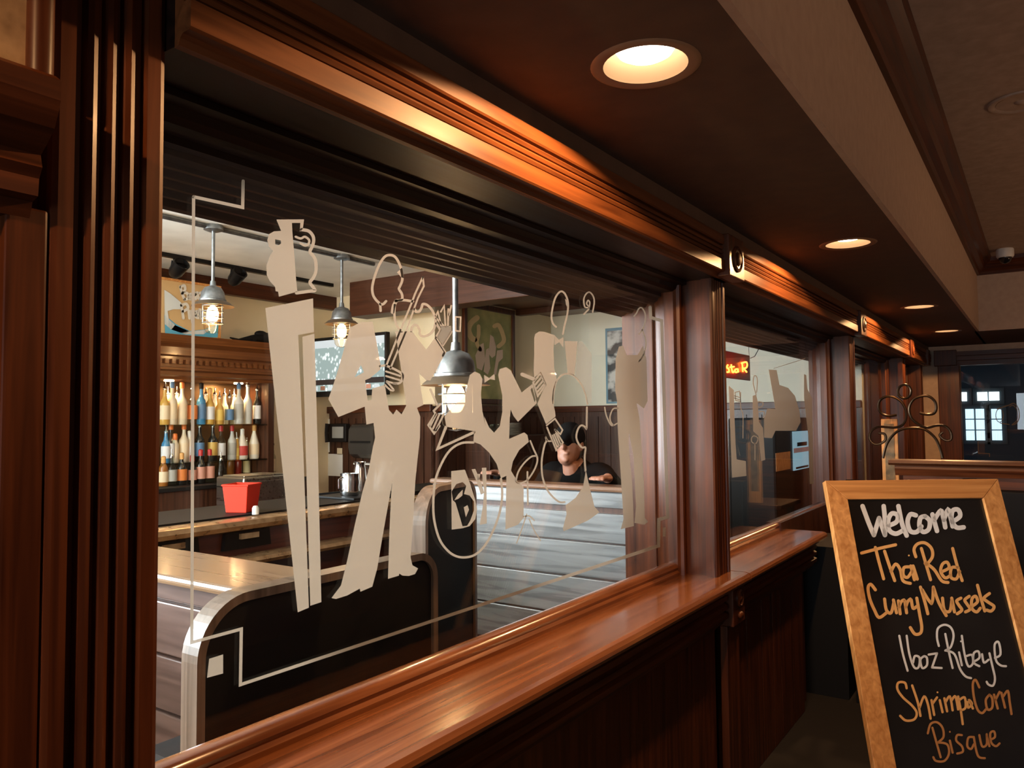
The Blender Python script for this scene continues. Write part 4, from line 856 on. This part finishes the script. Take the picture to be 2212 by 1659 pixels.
# ------------------------------------------------------------------ bar counter and things on it
bc = thing('bar_counter', 'long dark red bar counter with a worn brass-coloured rounded edge', 'bar counter', (-3.3, 2.2, 0))
MB().box(-3.62, -3.10, -.8, 4.75, 0, 1.0).build('front_panel', wood('bar_front_red', (.045,.012,.008), (.10,.03,.02), 'Y', .4, .2), bc)
MB().pr([(-3.70, 1.01), (-3.70, 1.045), (-3.12, 1.05), (-3.08, 1.058), (-3.05, 1.05), (-3.04, 1.03), (-3.05, 1.01), (-3.08, 1.0), (-3.12, 1.01)], 'Y', -.8, 4.75).build('counter_top', COPPER, bc, smooth=True)
MB().pr([(-3.10, .86), (-3.10, .89), (-2.98, .90), (-2.95, .895), (-2.94, .88), (-2.95, .865), (-2.98, .86)], 'Y', -.8, 4.75).build('arm_ledge', COPPER, bc, smooth=True)
MB().box(-3.68, -3.20, -.8, 4.75, 1.046, 1.0585).build('bar_mat', BLK, bc)
for px in (535, 372):
    p = at(px, 1150, X=-3.08)
    tw = MB().pr([(p.y-.13, .92), (p.y+.13, .92), (p.y+.12, 1.0), (p.y-.12, 1.0)], 'X', -3.098, -3.075); tw.build('dark_towel', BLK, bc)
    MB().box(-3.075, -3.06, p.y-.05, p.y+.05, .965, .99).build('towel_bar', COPPER, bc)
# red bin
zb = 1.0585; a = at(501, 1110, Z=zb); p = at(522, 1112, Z=zb)
p = at(522, 1112, X=-3.32)
RED = mat('red_orange_plastic', (.55,.022,.005), .65, spec=.2)
rb = thing('red_bin', 'red-orange tapered plastic bin standing on the bar counter', 'bin', (-3.32, p.y, zb))
s0, s1, hh = .055, .068, .135
b = MB().add([(-s0,-s0,0),(s0,-s0,0),(s0,s0,0),(-s0,s0,0),(-s1,-s1,hh),(s1,-s1,hh),(s1,s1,hh),(-s1,s1,hh),(-s1+.006,-s1+.006,hh),(s1-.006,-s1+.006,hh),(s1-.006,s1-.006,hh),(-s1+.006,s1-.006,hh),(-s0+.006,-s0+.006,.01),(s0-.006,-s0+.006,.01),(s0-.006,s0-.006,.01),(-s0+.006,s0-.006,.01)],
  [(3,2,1,0)]+[(i,(i+1)%4,4+(i+1)%4,4+i) for i in range(4)]+[(4+i,4+(i+1)%4,8+(i+1)%4,8+i) for i in range(4)]+[(8+i,8+(i+1)%4,12+(i+1)%4,12+i) for i in range(4)]+[(12,13,14,15)])
b.xf(Matrix.Rotation(radians(25), 4, 'Z')); b.build('tub', RED, rb, local=True, bevel=.004)
MB().tube([(s1*cos(k*pi/2+pi/4+radians(25))*1.414, s1*sin(k*pi/2+pi/4+radians(25))*1.414, hh) for k in range(4)], .005, 6, True).build('rim', RED, rb, local=True)
p2 = at(552, 1108, X=-3.16)
tag(MB().lathe([(0,0),(.016,0),(.016,.03),(.01,.04),(.0,.042)], (-3.16, p2.y, 1.0585), 14).build('cream_pot', WHITEPL, smooth=True), 'tiny white pot beside the red bin', 'pot')
p2 = at(507, 1070, X=-3.55)
tag(MB().lathe([(0,0),(.03,0),(.032,.03),(.012,.08),(.012,.10),(.02,.11),(0,.112)], (-3.55, p2.y, 1.0585), 14).build('shaker_bottle', CHROME, smooth=True), 'small steel shaker behind the red bin', 'shaker')
# glass pitcher, steel jug and white kettle on a black tray
p = at(745, 1090, X=-3.4)
tr_ = thing('serving_tray', 'black rubber tray on the bar counter under the steel jugs', 'tray', (-3.4, p.y+.1, zb))
MB().box(-3.56, -3.22, p.y-.1, p.y+.47, zb, zb+.012).build('mat', BLKP, tr_, bevel=.004)
MB().box(-3.56, -3.55, p.y-.1, p.y+.47, zb+.012, zb+.022).build('rim', BLKP, tr_)
zj = zb+.0125
jg = thing('steel_pitcher', 'ribbed steel pitcher standing at the end of the black tray', 'pitcher', (-3.36, p.y, zj))
MB().lathe([(0,0),(.05,0),(.056,.01),(.058,.03),(.055,.05),(.058,.08),(.055,.10),(.056,.13),(.050,.13),(.048,.02),(0,.015)], (0,0,0), 18).build('body', CHROME, jg, True, local=True)
MB().tube([(0,-.055,.11),(0,-.085,.10),(0,-.085,.05),(0,-.057,.03)], .006, 6).build('handle', CHROME, jg, True, local=True)
jg = thing('tall_steel_jug', 'tall steel jug between the ribbed pitcher and the kettle', 'jug', (-3.42, p.y+.14, zj))
MB().lathe([(0,0),(.045,0),(.046,.02),(.036,.14),(.030,.17),(.036,.19),(.030,.188),(.028,.16),(.04,.02),(0,.015)], (0,0,0), 18).build('body', CHROME, jg, True, local=True)
MB().tube([(0,.034,.16),(0,.075,.15),(0,.08,.07),(0,.044,.04)], .006, 6).build('handle', CHROME, jg, True, local=True)
kt = thing('white_kettle', 'white kettle with an arched brass handle on the black tray', 'kettle', (-3.42, p.y+.35, zj))
MB().lathe([(0,0),(.065,0),(.07,.02),(.06,.12),(.045,.16),(.02,.17),(.012,.185),(0,.19)], (0,0,0), 18).build('body', WHITEPL, kt, True, local=True)
MB().tube([(0,-.06,.10),(0,-.07,.18),(0,-.03,.22),(0,.03,.22),(0,.07,.18),(0,.06,.10)], .007, 8).build('handle', COPPER, kt, True, local=True)
MB().tube([(.05,0,.06),(.10,0,.12),(.115,0,.15)], [.015,.01,.007], 8).build('spout', WHITEPL, kt, True, local=True)

# ------------------------------------------------------------------ plank half walls (bar peninsula and booth back)
PLANKB = wood('brown_plank', (.05, .03, .025), (.10, .062, .052), 'X', .36, .25, 30, .12)
def plank_wall(name, label, xa, xb, yf, ztop, caps, rows, depth, capm, pm_=None):
    t = thing(name, label, 'partition', ((xa+xb)/2, yf+depth/2, 0))
    MB().box(xa, xb, yf+.022, yf+depth, 0, ztop-caps).build('core', DKW, t)
    MB().box(xa-.0, xb, yf-.03, yf+depth+.0, ztop-caps, ztop).build('cap', capm, t, bevel=.012)
    for (z0, z1) in rows:
        MB().box(xa, xb, yf, yf+.022, z0, z1).build('plank', pm_ or PLANK, t, bevel=.004)
    return t
CAPW = wood('pale_bar_top', (.14,.085,.05), (.22,.14,.085), 'X', .3, .3)
plank_wall('plank_peninsula', 'broad-topped plank peninsula joining the long bar counter', -2.93, -1.82, 1.40, 1.03, .03, [(.945, .998), (.775, .935), (.60, .765), (.42, .59), (.24, .41), (.06, .23)], .29, CAPW, PLANKB)
plank_wall('plank_booth_back', 'tall grey plank booth back with a slim brown cap below the seated person', -2.72, -1.45, 3.18, 1.197, .028, [(1.095, 1.166), (.935, 1.068), (.768, .928), (.588, .76), (.41, .58), (.23, .40), (.05, .22)], .09, wood('booth_cap', (.10,.05,.03), (.22,.12,.07), 'X', .35, .3))

# ------------------------------------------------------------------ chairs
CHW = wood('chair_frame_wood', (.07,.045,.03), (.16,.11,.08), 'Z', .36, .15)
def chair(name, label, loc, rz, w, top, zb, dp=.50):
    """local: back panel in the YZ plane at x=0, seat towards -x"""
    t = thing(name, label, 'chair', loc, rz)
    h = w/2; r = .13
    def outline(e):
        p = [(-h+e, zb)]
        p += [(-h+e*1.0+.045*0, top-r)]
        for k in range(1, 12):
            a = pi-k*pi/24; p.append((-h+r+(r-e)*cos(a), top-r+(r-e)*sin(a)))
        p += [(-h+r, top-e), (h-r*.6, top-e)]
        for k in range(1, 10):
            a = pi/2-k*pi/20; p.append((h-r*.6+(r*.6-e)*cos(a), top-r*.6+(r*.6-e)*sin(a)))
        p += [(h-e, top-r*.6), (h-e, zb)]
        return p
    MB().pr(outline(.018), 'X', -.035, .004).build('back_cushion', BLK, t, local=True, bevel=.006)
    o_ = outline(0); i_ = outline(.02); b = MB(); n_ = len(o_)
    for k in range(n_-1):
        b.pr([o_[k], o_[k+1], i_[k+1], i_[k]], 'X', -.045, .012)
    b.build('back_frame', CHW, t, local=True)
    MB().box(-.02-dp, -.02, -h+.03, h-.03, .66, .74).build('seat', BLK, t, local=True, bevel=.02)
    for sy in (-1, 1):
        MB().tube([(-.01, sy*(h-.03), zb+.02), (.02, sy*(h-.03), .35), (.05, sy*(h-.03), 0)], [.024,.022,.018], 8).build('leg', CHW, t, local=True, smooth=True)
        MB().tube([(.03-dp, sy*(h-.06), .67), (.01-dp, sy*(h-.05), 0)], [.022,.018], 8).build('leg', CHW, t, local=True, smooth=True)
        MB().box(.02-dp, .02, sy*(h-.05)-.01, sy*(h-.05)+.01, .25, .28).build('stretcher', CHW, t, local=True)
    MB().box(.01-dp, .03-dp, -h+.05, h-.05, .22, .25).build('foot_rail', CHW, t, local=True)
    return t
yc0 = at(425, 1400, X=-1.36).y; yc1 = at(955, 1300, X=-1.36).y; zt1 = at(730, 1252, X=-1.36).z
chair('bar_chair', 'wide black vinyl chair with a curved wooden frame close behind the etched glass', (-1.49, (yc0+yc1)/2*1.08, 0), 0, (yc1-yc0)*1.06, zt1-.012, .60, .27)
p = at(972, 1045, D=2.95)
chair('bar_chair', 'narrow-looking black chair with wooden edge standing before the plank booth back', (p.x, p.y, 0), radians(14), .46, p.z, .60)

# ------------------------------------------------------------------ painting, posters, shelf, end wall details
PX = -4.47
y0, y1, z0, z1 = at(1003, 700, X=PX).y, at(1101, 700, X=PX).y, at(1050, 862, X=PX).z, at(1050, 672, X=PX).z
pt = thing('painting', 'green framed painting of pale swirling abstract shapes beside the pendant lamp', 'painting', (PX, (y0+y1)/2, z0))
CANV = noisy('green_gold_canvas', (.20,.23,.06), (.62,.52,.20), (4,4,4), 5, .5)
MB().box(PX, PX+.02, y0, y1, z0, z1).build('canvas', CANV, pt)
for (ya, yb, za, zb_) in ((y0-.04, y1+.04, z1, z1+.05), (y0-.04, y1+.04, z0-.05, z0), (y0-.04, y0, z0, z1), (y1, y1+.04, z0, z1)):
    MB().box(PX, PX+.04, ya, yb, za, zb_).build('frame_strip', WZ, pt, bevel=.004)
T9 = cs(900, 560, .18083)
SWL = mat('pale_paint_swirl', (.88,.62,.30), .6); SWP = mat('pink_paint_swirl', (.90,.66,.50), .6)
pmx = lambda x, y: at(x, y, X=PX+.022)
q = ribbon(T9((720,700),(650,760),(620,840),(650,930),(690,960)), 12)+ribbon(T9((930,800),(980,790),(1030,900),(1040,980),(980,1040)), 9)+ribbon(T9((740,800),(740,900),(720,1000),(760,1080)), 8)
flat(q, pmx).build('gold_swirl', SWL, pt, recalc=False)
q = poly(T9((880,900),(920,930),(950,1050),(940,1150),(900,1180),(860,1130)))+poly(T9((960,1090),(1030,1080),(1030,1180),(980,1230),(950,1380),(920,1380)))+poly(T9((700,1150),(760,1020),(800,1000),(820,1200),(780,1330),(720,1300)))+poly(T9((830,1080),(860,1060),(880,1300),(850,1380),(800,1340)))
flat(q, pmx).build('pale_shapes', SWP, pt, recalc=False)
# monochrome poster on the end wall
YE = 7.27
a, c, z0, z1 = ry(1308, 702, 1395, 872, YE)
z0 = max(z0, 1.67)
mp_ = thing('monochrome_poster', 'tall black and white art print with blue edge on the grey end wall', 'poster', ((a+c)/2, YE, z0))
MB().box(a, c, YE+.018, YE+.03, z0, z1).build('mount', mat('blue_mount', (.16,.30,.38), .6), mp_)
MB().box(a+.025, c-.01, YE+.012, YE+.018, z0+.02, z1-.03).build('print', noisy('monochrome_print', (.03,.03,.03), (.62,.60,.56), (5,5,7), 5, .5, 0, 0, .44, .56), mp_)
# shelf with glasses and plates along the painting wall
sh = thing('glass_shelf_unit', 'dark wall shelf carrying stacked glassware below the painting', 'shelf', (-4.35, 6.3, 0))
a = at(1035, 925, X=-4.3).y; c = at(1180, 925, X=-4.3).y
MB().box(-4.46, -4.18, a, c, 0, 1.36).build('cabinet', DKW, sh, bevel=.005)
zsh = 1.36
for k, (px, lab, kind) in enumerate(((1050, 'clear tumbler at the near end of the dark wall shelf', 'g'), (1062, 'second clear tumbler on the dark wall shelf', 'g'), (1074, 'third clear tumbler on the dark wall shelf', 'g'), (1108, 'stack of pale plates on the dark wall shelf', 'p'))):
    p = at(px, 930, X=-4.28)
    if kind == 'g':
        tag(MB().lathe([(0,0),(.03,0),(.038,.11),(.035,.11),(.028,.008),(0,.008)], (-4.28, p.y, zsh), 14).build('tumbler', CLEAR, smooth=True), lab, 'glass', 'tumblers on the wall shelf')
    else:
        b = MB()
        for i in range(10): b.lathe([(0,i*.012),(.05,i*.012),(.085,i*.012+.009),(.085,i*.012+.0115),(0,i*.012+.004)], (-4.30, p.y+.03, zsh), 18)
        tag(b.build('plate_stack', mat('stoneware', (.42,.36,.28), .4), smooth=True), lab, 'plates')
# leaning wooden post behind the drum etching
p0 = at(1012, 1040, D=5.2); p1 = at(1030, 960, D=5.2)
# neon sign in the second window, menu sheet, game screen
XN = -1.75
NEON = mat('orange_neon', (1,.3,.1), .5, emis=(1,.20,.03), es=9)
a = at(1560, 815, X=XN); c = at(1621, 768, X=XN); y0, y1, z0, z1 = a.y-.25, c.y, a.z, c.z
ns = thing('neon_sign', 'glowing orange neon script sign hung behind the second etched window', 'neon sign', (XN, (y0+y1)/2, z0))
MB().box(XN-.012, XN-.004, y0, y1, z0, z1).build('backing', mat('red_sign_backing', (.28,.03,.01), .3), ns, bevel=.003)
Nn = lambda pts: [at(1540+.24708*u_, 650+.24708*v_, X=XN+.008) for u_, v_ in pts]
def neon(pts): MB().tube([Vector(p) for p in smooth(Nn(pts), 5)], .006, 6).build('neon_tube', NEON, ns, smooth=True)
neon([(40,560),(10,550),(-20,590),(-15,625),(20,625)])
neon([(75,590),(60,600),(65,625),(85,622),(88,598),(75,590)])
neon([(130,560),(120,580),(138,595),(140,620),(125,622)])
neon([(160,555),(165,600),(175,625),(185,615)]); neon([(150,580),(185,575)])
neon([(215,595),(195,600),(195,622),(215,620),(218,595),(222,625)])
neon([(255,540),(262,620)]); neon([(250,545),(290,535),(300,560),(290,585),(262,590)]); neon([(268,590),(295,622)])
for yy in (y0+.1, y1-.03): MB().tube([(XN, yy, z1), (XN, yy-.05, 2.6)], .0016, 5).build('hanging_wire', BLKM, ns)
MB().tube([(XN, y1, z1-.02), (XN, y1+.1, z1), (XN, y1+.3, z1+.12), (XN, y1+.4, z1+.3)], .003, 5).build('power_cord', BLKM, ns)
l = bpy.data.lights.new('neon_glow', 'POINT'); l.energy = .8; l.color = (1, .22, .05); l.shadow_soft_size = .1
lo = bpy.data.objects.new('neon_glow', l); COL.objects.link(lo); lo.location = (XN+.1, (y0+y1)/2, (z0+z1)/2)
gm = at(1735, 960, X=-1.75)
y0, y1, z0, z1 = rx(1717, 930, 1752, 1017, -1.75)
gk = thing('game_kiosk', 'tall black game kiosk with a pale blue lit screen beyond the second window', 'kiosk', (-1.9, (y0+y1)/2, 0))
MB().box(-2.15, -1.765, y0-.5, y1+.05, 0, z1+.12).build('cabinet', BLKP, gk, bevel=.02)
y = y0
MB().box(-1.765, -1.755, y0, y1, z0, z1).build('screen', mat('kiosk_screen', (.02,.02,.02), .3, emis=(.42,.68,.82), es=.75), gk)
zz = z0+(z1-z0)*.45
MB().box(-1.755, -1.752, y0, y1, zz, zz+(z1-z0)*.12).build('screen_band', mat('kiosk_band', (.2,.1,.1), .3, emis=(.30,.18,.17), es=.6), gk)
MB().box(-1.755, -1.752, y0+(y1-y0)*.2, y0+(y1-y0)*.75, zz+(z1-z0)*.16, zz+(z1-z0)*.26).build('screen_picture', BLKP, gk)
MB().box(-1.755, -1.752, y0+(y1-y0)*.1, y0+(y1-y0)*.8, z0+(z1-z0)*.03, z0+(z1-z0)*.08).build('screen_caption', BLKP, gk)
y0_, y1_, z0, z1 = rx(1678, 975, 1708, 1019, -1.755)
tag(MB().box(-1.762, -1.758, y0_, y1_, z0, z1).build('menu_sheet', noisy('brown_menu_paper', (.42,.22,.10), (.30,.14,.06), (30,30,30), 3, .7)), 'brown paper menu sheet stuck to the black kiosk', 'paper')

# ------------------------------------------------------------------ seated person behind the booth back
pc = at(1232, 985, Y=3.78)
hx, hy = pc.x, 3.78
SKIN = mat('skin', (.30,.135,.085), .55); SWEAT = mat('black_knit', (.0045,.0045,.0045), .95, spec=.05); CAPM = mat('black_cap_cloth', (.005,.005,.005), .9, spec=.08)
pe = thing('person', 'seated person in a black sweater and black cap resting a hand on the booth back', 'person', (hx, hy, 0))
hz = pc.z+.012
def remesh(b, name, m, vox, par):
    o = b.build(name, m, par, smooth=True)
    r = o.modifiers.new('remesh', 'REMESH'); r.mode = 'VOXEL'; r.voxel_size = vox; r.use_smooth_shade = True
    s = o.modifiers.new('smooth', 'SMOOTH'); s.iterations = 4
    return o
zseat = .47
hand = at(1302, 1044, Y=3.27); hand.z = 1.2+.022
Lh = Vector((hx-.24, 3.36, 1.222))
def limbs(b, g):
    for side, hd in ((1, hand), (-1, Lh)):
        sh_ = Vector((hx+side*.18, hy+.07, hz-.13)); el = Vector((hx+side*.27, hy-.14, hz-.40)) if side < 0 else Vector(((sh_.x+hd.x)/2+.06, hy-.18, 1.14))
        b.tube([sh_, sh_.lerp(el, .5), el, el.lerp(hd, .6), hd+Vector((0,.05,.0))], [.058*g, .05*g, .043*g, .036*g, .028*g], 12)
def torso(b, g):
    b.tube([(hx, hy+.12, zseat), (hx, hy+.10, .62), (hx, hy+.09, .85), (hx, hy+.08, hz-.20), (hx, hy+.07, hz-.10), (hx, hy+.04, hz-.05)], [.15*g, .155*g, .15*g, .165*g, .11*g, .06*g], 16)
    b.ball((hx-.14, hy+.07, hz-.125), (.095*g, .085*g, .075*g)); b.ball((hx+.14, hy+.07, hz-.125), (.095*g, .085*g, .075*g))
def legs(b, g):
    for s_ in (-1, 1):
        b.tube([(hx+s_*.09, hy+.10, .50), (hx+s_*.11, hy-.15, .52), (hx+s_*.12, hy-.36, .50)], [.09*g, .08*g, .062*g], 12)
        b.tube([(hx+s_*.12, hy-.36, .50), (hx+s_*.12, hy-.34, .28), (hx+s_*.12, hy-.30, .07)], [.06*g, .055*g, .04*g], 12)
        b.tube([(hx+s_*.12, hy-.27, .045), (hx+s_*.12, hy-.40, .04)], [.04*g, .032*g], 10)
b = MB(); torso(b, .94); limbs(b, .92); legs(b, .92)
b.tube([(hx, hy+.02, hz-.16), (hx, hy-.0, hz-.05)], [.05, .048], 12)
b.ball((hx, hy-.01, hz+.055), (.072, .09, .105)); b.ball((hx, hy-.045, hz-.01), (.05, .055, .055))
b.ball((hx+.02, hy-.105, hz+.045), (.013, .02, .022)); b.ball((hx+.02, hy-.088, hz+.008), (.026, .012, .008)); b.ball((hx+.015, hy-.085, hz-.028), (.024, .016, .018))
for s_ in (-1, 1): b.ball((hx+s_*.072, hy+.005, hz+.045), (.010, .018, .03)); b.ball((hx+s_*.03, hy-.082, hz+.085), (.02, .012, .010))
for hd, s_ in ((hand, 1), (Lh, -1)):
    b.ball(hd+Vector((0, .02, .0)), (.038, .045, .016))
    for k, (dx, ln) in enumerate(((-.026, .06), (-.009, .07), (.009, .068), (.026, .055))):
        b.tube([hd+Vector((dx, -.01, .004)), hd+Vector((dx*1.1, -.03-ln*.4, .006)), hd+Vector((dx*1.15, -.02-ln*.7, -.006))], [.0095, .009, .0075], 8)
    b.tube([hd+Vector((-s_*.03, .03, .0)), hd+Vector((-s_*.055, .0, .002)), hd+Vector((-s_*.06, -.025, -.004))], [.011, .0095, .008], 8)
remesh(b, 'body', SKIN, .006, pe)
b = MB(); torso(b, 1.06); limbs(b, 1.12); remesh(b, 'sweater', SWEAT, .013, pe)
b = MB(); legs(b, 1.05); b.ball((hx, hy+.10, .52), (.18, .14, .12)); remesh(b, 'trousers', CAPM, .014, pe)
b = MB(); b.ball((hx, hy+.0, hz+.095), (.084, .102, .088)); b.tube([(hx, hy-.08, hz+.08), (hx, hy-.13, hz+.07), (hx, hy-.175, hz+.055)], [.055, .05, .03], 12)
for v in b.v:
    if v.y < hy-.1: v.z = hz+.075+(v.z-hz-.075)*.18
o = remesh(b, 'cap', CAPM, .008, pe)
b = MB(); b.ball((hx, hy+.035, hz+.05), (.078, .075, .09)); remesh(b, 'hair', mat('dark_hair', (.015,.01,.008), .6), .009, pe)
st = thing('booth_bench', 'plain black booth bench the person sits on behind the planks', 'bench', (hx, hy+.1, 0))
MB().box(hx-.6, hx+.35, hy-.18, hy+.32, 0, .40).build('cushion', BLK, st, bevel=.02)

# thin cables looped under the bar-side header
for lab, pts in (('thin red cable loop hanging under the header beside the fluted column', [(377,420),(378,445),(400,455),(425,446),(440,430)]),
                 ('thin black cable loop hanging under the header beside the jug etching', [(496,440),(503,472),(525,486),(543,475),(544,440)]),
                 ('small tangle of copper wire under the header above the painting', [(1070,575),(1075,600),(1085,585),(1080,610),(1095,600),(1098,575)])):
    P = [at(x, y, X=-1.47) for x, y in pts]; P[0].z = 1.955; P[-1].z = 1.955
    P = [Vector((-1.452, P[0].y, 1.955))]+P[1:-1]+[Vector((-1.452, P[-1].y, 1.955))]
    tag(MB().tube(smooth(P, 5), .0016, 6).build('cable', mat('red_cable', (.25,.03,.015), .5) if 'red' in lab else (COPPER if 'copper' in lab else BLKP), smooth=True), lab, 'cable')
